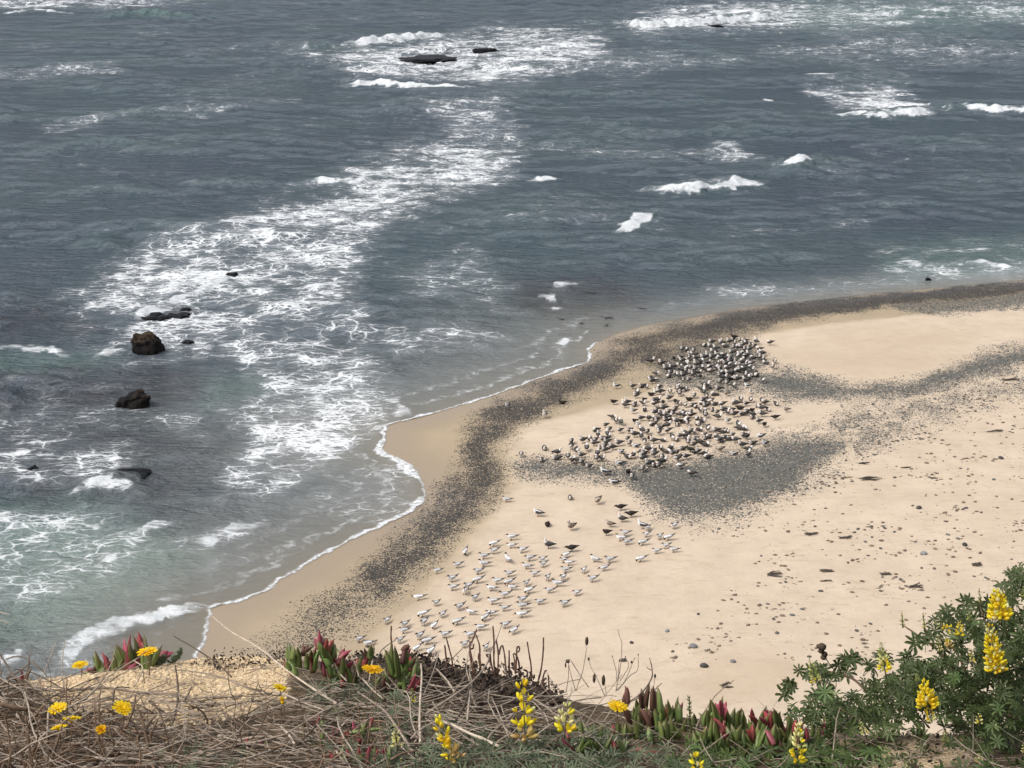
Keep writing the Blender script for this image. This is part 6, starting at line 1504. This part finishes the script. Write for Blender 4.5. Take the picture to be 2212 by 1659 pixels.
ice_clump(front([(1480, 890, 1475, 690, "g"), (1515, 880, 1510, 695, "g"), (1560, 810, 1548, 688, "r"), (1550, 920, 1565, 755, "r"), (1480, 1020, 1440, 930, "r"), (1540, 980, 1528, 895, "f"), (1610, 1080, 1570, 880, "f"), (1660, 1120, 1600, 900, "f"), (1690, 1140, 1680, 915, "f"), (1645, 900, 1630, 785, "g"), (1700, 880, 1690, 755, "g"), (1740, 920, 1730, 785, "g"), (1830, 880, 1785, 780, "r"), (1880, 930, 1900, 765, "g"), (1870, 1080, 1850, 895, "f"), (1960, 920, 1938, 800, "r"), (1975, 880, 1970, 780, "r"), (2005, 900, 2010, 785, "g"), (2035, 900, 2040, 765, "g"), (2010, 1070, 2020, 915, "g"), (1790, 1120, 1770, 955, "f"), (1735, 1100, 1720, 945, "f"), (1930, 1100, 1910, 935, "f"), (2080, 1010, 2070, 880, "b"), (1590, 990, 1585, 840, "g"), (1450, 900, 1455, 780, "g"), (1410, 900, 1400, 810, "g"), (1830, 1000, 1820, 880, "f"), (2130, 960, 2140, 840, "g"), (2170, 980, 2180, 870, "r"), (1850, 1120, 1800, 1060, "r"), (1560, 1120, 1540, 1000, "g")], 140), (1610, 1600), 3.02, "right half of the ice plant row, densest green fingers below the sand", zd, 15.5)
ice_clump([(60, 1330, 48, 1290, "r")] and [(240, 720, 240, 600, "r"), (235, 830, 235, 760, "f"), (330, 750, 335, 705, "g")], (48, 1480), 3.6, "single red ice plant finger at the far left rim", za, 10)
# red fallen leaf pieces
for i, (a_, b_, s_) in enumerate(((1405, 1640, 16), (1382, 1632, 10))):
    p = G(a_, b_, 0.012)
    rr = s_ * p.y * 1.13 / FOC
    V = [Vector((math.cos(an) * rr * (1 + 0.15 * math.sin(3 * an + i)), math.sin(an) * rr * 0.5, 0.002 * math.sin(2 * an) + 0.55 * math.sin(an) * rr * 0.8)) for an in np.linspace(0, 2 * math.pi, 12, endpoint=False)]
    Vb = [q - Vector((0, -0.0015, 0.0015)) for q in V]
    F = [tuple(range(12)), tuple(range(23, 11, -1))] + [(k, (k + 1) % 12, 12 + (k + 1) % 12, 12 + k) for k in range(12)]
    ob = mesh_obj("fallen_leaf", pymesh("fallen_leaf", V + Vb, F, [ICE_R], smooth=False), loc=p)
    tag(ob, ("larger" if i == 0 else "smaller") + " dark red fallen leaf at the bottom under the ice plant row", "leaf")

# ================================================================== DAISIES
def petals(nr, rin, rout, lift, wid, seed):
    rr = random.Random(seed); V, F = [], []
    for k in range(nr):
        an = 2 * math.pi * (k + rr.uniform(-.2, .2)) / nr
        ro = rout * rr.uniform(0.88, 1.08); lf = lift * rr.uniform(0.7, 1.3)
        e1 = Vector((math.cos(an), math.sin(an), 0)); e2 = Vector((-math.sin(an), math.cos(an), 0))
        o_ = len(V)
        for u_, w_, z_ in ((0, .35, 0.0), (.5, .9, lf * .75), (.85, .95, lf), (1.0, .55, lf * 0.92)):
            r_ = rin + (ro - rin) * u_
            V += [e1 * r_ - e2 * wid * w_ + Vector((0, 0, z_)), e1 * r_ + Vector((0, 0, z_ - 0.06 * w_ * rout)), e1 * r_ + e2 * wid * w_ + Vector((0, 0, z_))]
        for i in range(3):
            for j in range(2):
                F.append((o_ + i * 3 + j, o_ + i * 3 + j + 1, o_ + i * 3 + j + 4, o_ + i * 3 + j + 3))
    return V, F
HEADM = []
for k in range(3):
    V, F = join([petals(17, .1, 1.0, .12, .13, k), petals(13, .05, .72, .2, .11, k + 5), petals(9, .02, .42, .24, .09, k + 9), tube_mesh([(0, 0, -.34), (0, 0, -.2), (0, 0, -.02)], [.12, .27, .3], 9)])
    HEADM.append(pymesh("daisy_head", V, F, [DAISY]))
V, F = join([petals(15, .08, .62, .85, .12, 31), petals(9, .05, .42, .9, .1, 32), tube_mesh([(0, 0, -.4), (0, 0, -.2), (0, 0, .25)], [.12, .3, .34], 9)])
BUDM = pymesh("daisy_bud", V, F, [DAISY])
DA = [((173, 1433), 16, (175, 1452), 3.62, 0, 5, "small yellow daisy at left over the water, beside a red leaf"), ((317, 1405), 20, (322, 1450), 3.6, 0, 3, "orange-yellow daisy in front of the left ice plant clump"), ((805, 1443), 20, (812, 1500), 3.35, 0, -6, "yellow daisy in front of the middle ice plant clump"),
      ((604, 1482), 14, (606, 1530), 3.28, 0, -20, "tawny yellow daisy seen from below at the mound's right end"), ((264, 1526), 19, (262, 1590), 3.08, 0, -24, "big orange-yellow daisy tilted up on the mound's near slope"), ((124, 1527), 18, (126, 1590), 3.05, 0, -8, "topmost of the three orange-yellow daisies at lower left"),
      ((154, 1549), 18, (150, 1605), 3.0, 0, -18, "middle one of the three orange-yellow daisies at lower left"), ((127, 1568), 16, (128, 1620), 2.97, 0, -15, "lowest of the three orange-yellow daisies at lower left"), ((220, 1577), 17, (218, 1630), 2.95, 1, -35, "half-closed yellow daisy among lower left twigs"),
      ((1333, 1523), 20, (1326, 1580), 3.08, 0, 4, "bright yellow daisy on the left end of the ice plant row"), ((610, 1513), 10, (612, 1550), 3.2, 1, 10, "small yellow daisy bud below the tawny daisy")]
for i, ((a_, b_), r_, (c_, d_), y, kind, tilt, lab) in enumerate(DA):
    y = y - 0.12; r_ = 1.15 * r_
    base = at(c_, d_, y); tip = at(a_, b_ + 4, y)
    root = empty("yellow_daisy", base); tag(root, lab, "daisy", "yellow daisies on the bluff top")
    s = y * 1.13 / FOC
    pts = smooth_pts([Vector((0, 0, -0.01)), (tip - base) * 0.5 + Vector((0.003, 0, 0)), tip - base], 4)
    V, F = tube_mesh(pts, [1.3 * s] * len(pts), 5)
    mesh_obj("stem", pymesh("stem", V, F, [STEM_B]), parent=root)
    mesh_obj("flower_head", BUDM if kind else HEADM[i % 3], parent=root, loc=tip - base, rot=(math.radians(rt_.uniform(-12, -2)), math.radians(tilt), rt_.uniform(0, 6)), scale=(r_ * s,) * 3)

# ================================================================== LUPINES
def palmate(nl, narrow, fold, droop, seed):
    rr = random.Random(seed); V, F = [], []
    for k in range(nl):
        an = 2 * math.pi * (k + rr.uniform(-.12, .12)) / nl
        ln = rr.uniform(0.8, 1.08); e1 = Vector((math.cos(an), math.sin(an), 0)); e2 = Vector((-math.sin(an), math.cos(an), 0))
        dr = droop * rr.uniform(0.5, 1.5); o_ = len(V)
        for u_, w_ in ((0.03, .12), (.3, .62), (.6, 1.0), (.85, .82), (1.0, .12)):
            z_ = 0.30 * u_ - dr * u_ * u_
            c_ = e1 * (ln * u_) + Vector((0, 0, z_))
            ww = narrow * w_
            V += [c_ - e2 * ww + Vector((0, 0, fold * ww)), c_, c_ + e2 * ww + Vector((0, 0, fold * ww))]
        for i in range(4):
            for j in range(2):
                F.append((o_ + i * 3 + j, o_ + i * 3 + j + 1, o_ + i * 3 + j + 4, o_ + i * 3 + j + 3))
    v, f = tube_mesh([(0, 0, 0), (.05, .02, -.5), (.18, .05, -1.1)], [.03, .035, .04], 4)
    o_ = len(V); V += v; F += [tuple(i + o_ for i in q) for q in f]
    return V, F
LUPM = [pymesh("lupine_leaf", *palmate(n_, .135, .7, dr, k), [LUP]) for k, (n_, dr) in enumerate(((8, .3), (7, .1), (9, .5), (7, .7), (8, .0), (6, .25)))]
SILM = [pymesh("silver_leaf", *palmate(n_, .085, .8, dr, k + 20), [LUP_S]) for k, (n_, dr) in enumerate(((8, .1), (7, -.15), (9, .3)))]
def floret():
    """pea flower: swept-back banner, two wings and keel, pointing along +X"""
    V, F = [], []
    def sheet(pts_):
        o_ = len(V); V.extend(Vector(p) for p in pts_)
        return o_
    for s_ in (1, -1):                                   # banner halves, arched over
        o_ = sheet([(0, 0, .05), (.35, 0, .30), (.62, 0, .52), (.70, 0, .66), (0.02, .06 * s_, .05), (.30, .26 * s_, .22), (.52, .30 * s_, .40), (.62, .16 * s_, .60)])
        F.extend([(o_, o_ + 1, o_ + 5, o_ + 4), (o_ + 1, o_ + 2, o_ + 6, o_ + 5), (o_ + 2, o_ + 3, o_ + 7, o_ + 6)])
    v, f = loft([((0, 0, 0), .05, .06), ((.3, 0, .0), .20, .20), ((.65, 0, .05), .23, .22), ((.92, 0, .12), .14, .14), ((1.02, 0, .17), .03, .03)], 7)
    o_ = len(V); V.extend(v); F.extend([tuple(i + o_ for i in q) for q in f])
    return V, F
FLV, FLF = floret()
FLO = {k: pymesh("floret_" + k, FLV, FLF, [m_]) for k, m_ in (("y", PET_Y), ("p", PET_P), ("t", PET_T), ("g", PET_G))}
def spike(parent, porg, b_ov, t_ov, wov, y, nwh, per, cols, fsize, gap0=0.05, taper=0.55):
    """flower spike between two survey points: whorls of florets round a stalk"""
    pb, pt = at(*b_ov, y) - porg, at(*t_ov, y + 0.012) - porg
    ax = (pt - pb); L = ax.length; s = y * 1.13 / FOC
    V, F = tube_mesh([Vector((0, 0, -0.25 * L)), Vector((0, 0, L * 0.5)), Vector((0, 0, L))], [1.6 * s, 1.3 * s, 0.7 * s], 6)
    sp_ = mesh_obj("flower_spike", pymesh("spike_stalk", V, F, [STEM_G]), parent=parent, loc=pb)
    sp_.rotation_mode = 'QUATERNION'; sp_.rotation_quaternion = ax.to_track_quat('Z', 'Y')
    R_ = wov * 0.5 * s
    for i in range(nwh):
        u_ = gap0 + (1 - gap0) * i / max(1, nwh - 1)
        k_ = 1 - taper * u_ ** 1.6
        n_ = max(3, int(round(per * (1 - 0.35 * u_))))
        col_ = cols[min(len(cols) - 1, int(u_ * len(cols)))]
        for j in range(n_):
            if nwh > 5 and rt_.random() < 0.08: continue
            cj = col_ if rt_.random() > 0.14 else {'y': 'p', 'p': 'y', 'g': 'p', 't': 'y'}[col_]
            an = 2 * math.pi * (j + 0.5 * (i % 2) + rt_.uniform(-.3, .3)) / n_
            up = math.radians(8 + 46 * u_ + rt_.uniform(-9, 9))
            fl = mesh_obj("floret", FLO[cj], parent=sp_)
            fs_ = R_ * k_ * fsize * rt_.uniform(0.72, 1.2)
            fl.scale = (fs_,) * 3
            r0 = max(0.0, R_ * k_ - fs_)
            fl.location = (math.cos(an) * r0, math.sin(an) * r0, L * (u_ * 0.96 + rt_.uniform(-.25, .25) / nwh))
            fl.rotation_euler = Euler((rt_.uniform(-.2, .2), -up, an), 'XYZ')
    return sp_
# --- the big bush at the right
BUSH = [(1688, 1522), (1735, 1492), (1770, 1468), (1815, 1478), (1850, 1452), (1905, 1470), (1930, 1425), (1948, 1368), (1975, 1372), (2000, 1360), (2040, 1372), (2068, 1350), (2092, 1340), (2118, 1310), (2140, 1340), (2170, 1330), (2190, 1300), (2212, 1265), (2290, 1250), (2290, 1720), (1790, 1720), (1760, 1640), (1745, 1580), (1700, 1560)]
GAPS = [(1765, 1535, 14), (1830, 1545, 12), (1852, 1525, 14), (1960, 1430, 26), (1985, 1395, 20), (1960, 1480, 8), (2028, 1462, 14), (1740, 1560, 12), (1880, 1500, 9), (2050, 1620, 26), (1960, 1628, 24), (1900, 1640, 16), (2075, 1420, 8), (1930, 1500, 8)]
bush_o = Vector((1.0, 3.05, float(gz(3.05))))
bush = empty("lupine_bush", bush_o); tag(bush, "large dark green lupine bush with yellow flower spikes in the right corner", "bush")
rl = random.Random(21)
stems = [([(2080, 1700), (2050, 1600), (2010, 1500), (1998, 1480)], 3.05), ([(2200, 1700), (2190, 1560), (2165, 1470), (2155, 1440)], 3.0), ([(2230, 1680), (2220, 1500), (2190, 1400), (2160, 1335)], 3.1), ([(2000, 1690), (1985, 1580), (1960, 1545), (1930, 1500), (1912, 1453)], 3.05), ([(1900, 1600), (1860, 1560), (1830, 1540), (1815, 1530)], 3.0),
         ([(1960, 1640), (1880, 1560), (1800, 1520), (1764, 1480)], 3.15), ([(2090, 1500), (2040, 1420), (2000, 1385), (1950, 1350)], 3.2), ([(2100, 1480), (2060, 1400), (2010, 1370), (1997, 1356)], 3.15), ([(2180, 1420), (2140, 1370), (2120, 1320), (2117, 1299)], 3.2), ([(1730, 1700), (1722, 1660), (1722, 1640)], 2.95), ([(1870, 1490), (1840, 1465), (1800, 1452), (1785, 1452)], 3.2), ([(2212, 1560), (2180, 1545), (2150, 1542)], 3.0), ([(2130, 1480), (2110, 1400), (2095, 1340)], 3.2)]
for pts, y in stems:
    W = smooth_pts([at(a_, b_, y + 0.02 * i) - bush_o for i, (a_, b_) in enumerate(pts)], 4)
    V, F = tube_mesh(W, [y * 1.13 / FOC * (3.0 - 1.6 * i / len(W)) for i in range(len(W))], 6)
    mesh_obj("branch", pymesh("branch", V, F, [STEM_B]), parent=bush)
cand = []
while len(cand) < 1300:
    a_, b_ = rl.uniform(1685, 2280), rl.uniform(1250, 1715)
    sd_ = poly_sd(np.array([a_]), np.array([b_]), BUSH)[0]
    if sd_ > -11: continue
    if any((a_ - q[0]) ** 2 + (b_ - q[1]) ** 2 < (q[2] + 12) ** 2 for q in GAPS): continue
    if a_ < 1960 and b_ < 1540 and rl.random() < 0.3: continue
    if b_ < 1460 and rl.random() < 0.25: continue
    cand.append((a_, b_, sd_))
V_, F_ = [], []
for i, (a_, b_, sd_) in enumerate(cand):
    y = rl.uniform(2.86, 3.32) - 0.12 * max(0, (b_ - 1500) / 200)
    p = at(a_, b_, y)
    s_ = rl.uniform(14, 26) * y * 1.13 / FOC
    q = Euler((rl.gauss(0.35, 0.5), rl.gauss(0, 0.5), rl.uniform(0, 6.28)), 'ZXY').to_quaternion()
    if i < 300:
        ob = mesh_obj("leaf", LUPM[i % 6], parent=bush, loc=p - bush_o, scale=(s_,) * 3)
        ob.rotation_mode = 'QUATERNION'; ob.rotation_quaternion = q
    else:
        p = p + Vector((0, 0.10, 0)); me0 = LUPM[i % 6]; o_ = len(V_)
        V_ += [p - bush_o + q @ (w_.co * s_) for w_ in me0.vertices]; F_ += [tuple(k + o_ for k in w_.vertices) for w_ in me0.polygons]
ob = mesh_obj("foliage", pymesh("foliage", V_, F_, [LUP]), parent=bush); ob["kind"] = "stuff"
spike(bush, bush_o, (2162, 1336), (2152, 1276), 58, 2.82, 9, 9, "yyyyp", .62)
spike(bush, bush_o, (2154, 1452), (2137, 1352), 54, 2.80, 13, 8, "yyyyp", .60)
spike(bush, bush_o, (2005, 1530), (1997, 1473), 54, 2.80, 8, 9, "yyy", .62)
spike(bush, bush_o, (2012, 1556), (2006, 1536), 30, 2.80, 3, 4, "y", .7, taper=0.2)
spike(bush, bush_o, (1912, 1450), (1903, 1388), 38, 2.84, 9, 5, "yppgg", .62, taper=.75)
spike(bush, bush_o, (1764, 1474), (1748, 1422), 28, 2.95, 9, 5, "pggg", .60, taper=.7)
spike(bush, bush_o, (1869, 1587), (1856, 1556), 20, 2.75, 6, 5, "pg", .62, taper=.6)
for a_, b_, c_, d_, w_, cc in ((1950, 1350, 1948, 1324, 13, "gg"), (1997, 1357, 1994, 1324, 14, "pg"), (2118, 1299, 2115, 1272, 14, "gg"), (2094, 1340, 2094, 1323, 15, "gg"), (2056, 1360, 2022, 1348, 22, "yyg"), (2031, 1406, 2027, 1374, 16, "ppg"), (2115, 1564, 2115, 1543, 22, "pp"), (2042, 1602, 2042, 1581, 19, "gp"), (2119, 1664, 2115, 1630, 34, "ppp"), (1982, 1470, 1980, 1455, 12, "g"), (2072, 1372, 2074, 1345, 24, "yy"), (2052, 1398, 2046, 1382, 22, "ty"), (2212, 1290, 2211, 1268, 14, "gg"), (2213, 1625, 2212, 1606, 16, "pp"), (2100, 1430, 2098, 1404, 16, "pp")):
    spike(bush, bush_o, (a_, b_), (c_, d_), w_, 2.82, 5 if abs(b_ - d_) > 24 or abs(a_ - c_) > 24 else 4, 5, cc, .62, taper=.5)
# --- low silvery lupines
def low_lupine(label, spikes, leafpoly, nleaf, mats, smin, smax, seed, y0):
    rr = random.Random(seed)
    c_ = np.mean(np.array(leafpoly), 0)
    org = G(float(c_[0]), float(min(c_[1], 1655)))
    root = empty("low_lupine", org); tag(root, label, "lupine", "low lupines on the bluff top")
    for a in spikes: spike(root, org, *a)
    pl = np.array(leafpoly, float); k = 0
    while k < nleaf:
        a_, b_ = rr.uniform(pl[:, 0].min(), pl[:, 0].max()), rr.uniform(pl[:, 1].min(), pl[:, 1].max())
        if poly_sd(np.array([a_]), np.array([b_]), leafpoly)[0] > 0: continue
        y = min(float(gy(b_)), 3.4) - rr.uniform(0.0, 0.10)
        p = at(a_, b_, y) ; s_ = rr.uniform(smin, smax) * y * 1.13 / FOC
        ob = mesh_obj("leaf", mats[k % len(mats)], parent=root, loc=p - org, scale=(s_,) * 3)
        ob.rotation_mode = 'QUATERNION'; ob.rotation_quaternion = Euler((rr.gauss(0.4, 0.45), rr.gauss(0, 0.45), rr.uniform(0, 6.28)), 'ZXY').to_quaternion()
        k += 1
low_lupine("low lupine with the tallest open yellow spike at bottom centre", [((1134, 1590), (1129, 1478), 64, 2.88, 5, 5, "tyyyy", .70, 0.0, .25)], [(1040, 1610), (1110, 1590), (1180, 1600), (1190, 1700), (1030, 1700)], 34, SILM, 20, 32, 1, 2.9)
low_lupine("low lupine with a golden leaning spike left of the tallest one", [((985, 1640), (946, 1558), 56, 2.74, 7, 4, "tyyy", .72, 0.0, .3)], [(900, 1620), (960, 1600), (1040, 1600), (1050, 1700), (880, 1700)], 36, SILM, 18, 30, 2, 2.9)
low_lupine("low lupine with pale yellow flowers right of the tallest spike", [((1221, 1578), (1225, 1522), 60, 2.84, 4, 5, "ypp", .66, 0.0, .45)], [(1180, 1590), (1230, 1575), (1310, 1600), (1320, 1700), (1170, 1700)], 40, SILM, 20, 32, 3, 2.9)
low_lupine("low lupine with a creamy half-open bud above the bottom edge", [((858, 1612), (853, 1568), 30, 2.76, 6, 4, "ppg", .7, 0.0, .5), ((868, 1660), (866, 1640), 24, 2.8, 3, 4, "p", .7)], [(790, 1640), (850, 1610), (910, 1630), (900, 1700), (780, 1700)], 22, SILM, 18, 28, 4, 2.9)
low_lupine("small lupine sprout with a pale green bud below the ice plant", [((892, 1515), (891, 1488), 17, 3.2, 5, 4, "pg", .66, 0.0, .5)], [(680, 1480), (760, 1470), (860, 1500), (900, 1530), (860, 1560), (740, 1550), (680, 1530)], 40, SILM, 15, 26, 5, 3.1)
low_lupine("lupine spike cream above and yellow below, left of the big bush", [((1722, 1645), (1726, 1566), 46, 2.70, 8, 4, "yyppp", .68, 0.0, .45)], [(1660, 1630), (1720, 1600), (1790, 1620), (1790, 1700), (1650, 1700)], 22, LUPM, 22, 32, 6, 2.8)
low_lupine("few yellow lupine flowers at the bottom edge under the ice plant row", [((1506, 1668), (1503, 1636), 44, 2.66, 3, 4, "yy", .7, 0.0, .2)], [(1440, 1640), (1540, 1630), (1640, 1630), (1640, 1700), (1430, 1700)], 26, LUPM, 16, 26, 7, 2.8)
low_lupine("silvery leaf tuft without flowers among bottom left twigs", [], [(330, 1620), (440, 1600), (560, 1620), (560, 1700), (320, 1700)], 26, SILM, 14, 24, 8, 2.8)
# --- feathery green sprigs
def sprig(label, axis_pts, y, seed, mat):
    rr = random.Random(seed); base = at(*axis_pts[0], y)
    root = empty("feathery_sprig", base); tag(root, label, "sprig", "feathery green sprigs")
    W = smooth_pts([at(a_, b_, y) - base for a_, b_ in axis_pts], 6); s = y * 1.13 / FOC
    V, F = tube_mesh(W, [1.2 * s] * len(W), 5); mesh_obj("stem", pymesh("stem", V, F, [STEM_G]), parent=root)
    parts = []
    for i, w_ in enumerate(W):
        for k in range(5):
            an = rr.uniform(0, 6.28); ln = rr.uniform(9, 17) * s * (1.1 - 0.7 * i / len(W))
            d_ = Vector((math.cos(an), math.sin(an) * .6, rr.uniform(0.4, 0.9))).normalized()
            parts.append(tube_mesh([w_, w_ + d_ * ln * .5, w_ + d_ * ln + Vector((0, 0, ln * .2))], [0.8 * s, 1.3 * s, 0.3 * s], 4))
            for j in (0.4, 0.7):
                e_ = Vector((rr.gauss(0, 1), rr.gauss(0, 1), rr.gauss(.6, .6))).normalized()
                parts.append(tube_mesh([w_ + d_ * ln * j, w_ + d_ * ln * j + e_ * ln * .4], [0.9 * s, 0.3 * s], 4))
    V, F = join(parts); ob = mesh_obj("foliage", pymesh("foliage", V, F, [mat]), parent=root); ob["kind"] = "stuff"
SPR = simple_mat("sprig_green", (0.16, 0.18, 0.055), col2=(0.11, 0.13, 0.045), scale=40, rough=0.7)
sprig("feathery yellow-green sprig standing in the gap of the ice plant row", [(1500, 1660), (1496, 1600), (1490, 1550), (1489, 1508)], 3.0, 1, SPR)
sprig("feathery sprig leaning left in the gap of the ice plant row", [(1505, 1655), (1488, 1620), (1482, 1590)], 2.92, 2, SPR)
sprig("feathery sprig leaning right in the gap of the ice plant row", [(1510, 1655), (1524, 1610), (1530, 1580)], 2.92, 3, SPR)
sprig("low feathery sprig right of the yellow bottom flowers", [(1590, 1670), (1600, 1640), (1606, 1615)], 2.85, 4, SPR)
sprig("grey-green sprig on the mound's rim right of the left ice plant", [(372, 1432), (384, 1420), (392, 1402)], 3.7, 5, LUP_S)
sprig("tiny grey-green sprig on the mound rim beside the daisy", [(345, 1440), (352, 1430), (354, 1418)], 3.68, 6, LUP_S)

# ================================================================== LOW GREEN COVER
low_lupine("grey-green leafy cover filling the bottom between pale lupine and daisy", [], [(1280, 1590), (1400, 1570), (1470, 1600), (1480, 1700), (1270, 1700)], 64, SILM, 15, 28, 31, 2.8)
low_lupine("mid-green leafy cover under the right half of the ice plant row", [], [(1480, 1610), (1600, 1585), (1700, 1580), (1790, 1600), (1790, 1700), (1470, 1700)], 100, LUPM, 14, 26, 32, 2.8)
low_lupine("silvery leafy cover along the bottom edge under the central lupine", [], [(880, 1640), (1000, 1620), (1200, 1600), (1290, 1610), (1290, 1710), (880, 1710)], 64, SILM, 15, 28, 33, 2.8)
low_lupine("thin silvery leaves in twigs below the middle ice plant clump", [], [(640, 1560), (760, 1560), (860, 1600), (860, 1660), (660, 1650)], 26, SILM, 12, 22, 34, 2.8)
low_lupine("dark green leaves along the bottom right edge under the bush", [], [(1780, 1620), (1900, 1590), (2000, 1660), (2240, 1650), (2240, 1710), (1780, 1710)], 80, LUPM, 18, 30, 35, 2.8)

ice_clump([(20, 60, 0, 0, "g"), (60, 60, 70, -10, "r"), (100, 60, 110, 10, "g"), (-30, 60, -50, 10, "r"), (140, 70, 170, 30, "b"), (-60, 70, -100, 40, "g")], (560, 1600), 2.98, "reddish ice plant shoots low in the twigs below the mound", lambda *p: [(545 + q[0] * 0.3, 1590 + q[1] * 0.45) for q in p], 13)
ice_clump([(20, 60, 0, 0, "r"), (60, 60, 70, -10, "r"), (100, 60, 110, 10, "g"), (-30, 60, -50, 10, "g")], (680, 1560), 3.08, "small ice plant shoots between the bowed branches", lambda *p: [(668 + q[0] * 0.3, 1545 + q[1] * 0.4) for q in p], 12)
ice_clump([(20, 60, 0, 0, "g"), (60, 60, 70, -20, "g"), (100, 60, 110, 0, "f"), (-30, 60, -50, 10, "r"), (140, 60, 150, -10, "f"), (180, 60, 190, 0, "r"), (220, 60, 230, -20, "g"), (260, 60, 270, 0, "g"), (300, 60, 310, -15, "r"), (340, 60, 350, 5, "g")], (1740, 1580), 2.98, "ice plant fingers at the left foot of the lupine bush", lambda *p: [(1690 + q[0] * 0.3, 1568 + q[1] * 0.55) for q in p], 14)

ice_clump(front([(20, 60, 0, 0, "g"), (60, 60, 70, -20, "f"), (100, 60, 110, 0, "f"), (-30, 60, -50, 10, "r"), (140, 60, 150, -10, "f"), (180, 60, 190, 0, "g"), (220, 60, 230, -20, "g"), (260, 60, 270, 0, "r"), (300, 60, 310, -15, "g"), (340, 60, 350, 5, "g")], 60), (1290, 1580), 3.0, "green ice plant fingers in front of the dry flower stalks", lambda *p: [(1235 + q[0] * 0.34, 1562 + q[1] * 0.45) for q in p], 13)
ice_clump([(20, 60, 0, 0, "r"), (60, 60, 70, -20, "r"), (100, 60, 110, 0, "g"), (-30, 60, -50, 10, "r"), (140, 60, 150, -10, "r"), (180, 60, 190, 0, "g"), (-80, 60, -90, 0, "g"), (-120, 70, -150, 20, "r")], (780, 1600), 2.84, "red-green ice plant shoots in front of the long sloping branch", lambda *p: [(770 + q[0] * 0.4, 1612 + q[1] * 0.45) for q in p], 13)
low_lupine("silvery leaves around the foot of the pale-flowered lupine", [], [(1150, 1570), (1260, 1560), (1340, 1590), (1330, 1640), (1150, 1630)], 46, SILM, 13, 24, 41, 2.8)
low_lupine("silvery leaves in the twigs left of the golden lupine", [], [(820, 1550), (920, 1540), (1060, 1570), (1060, 1620), (860, 1620)], 44, SILM, 12, 22, 42, 2.8)
# the plant cover goes on along the edge beyond the picture
litter("side_twig_litter", 260, [(2250, 1600), (3100, 1600), (3100, 1740), (2250, 1740)], TWIG_M, "grey twigs along the bluff edge beyond the lupine bush", 0.05, 0.2, 0.02, 0.0017, 51)
litter("side_brown_litter", 260, [(-760, 1490), (-60, 1490), (-60, 1720), (-760, 1720)], STEM_B, "brown stems along the bluff edge left of the mound", 0.05, 0.2, 0.03, 0.0018, 52, 0.3)
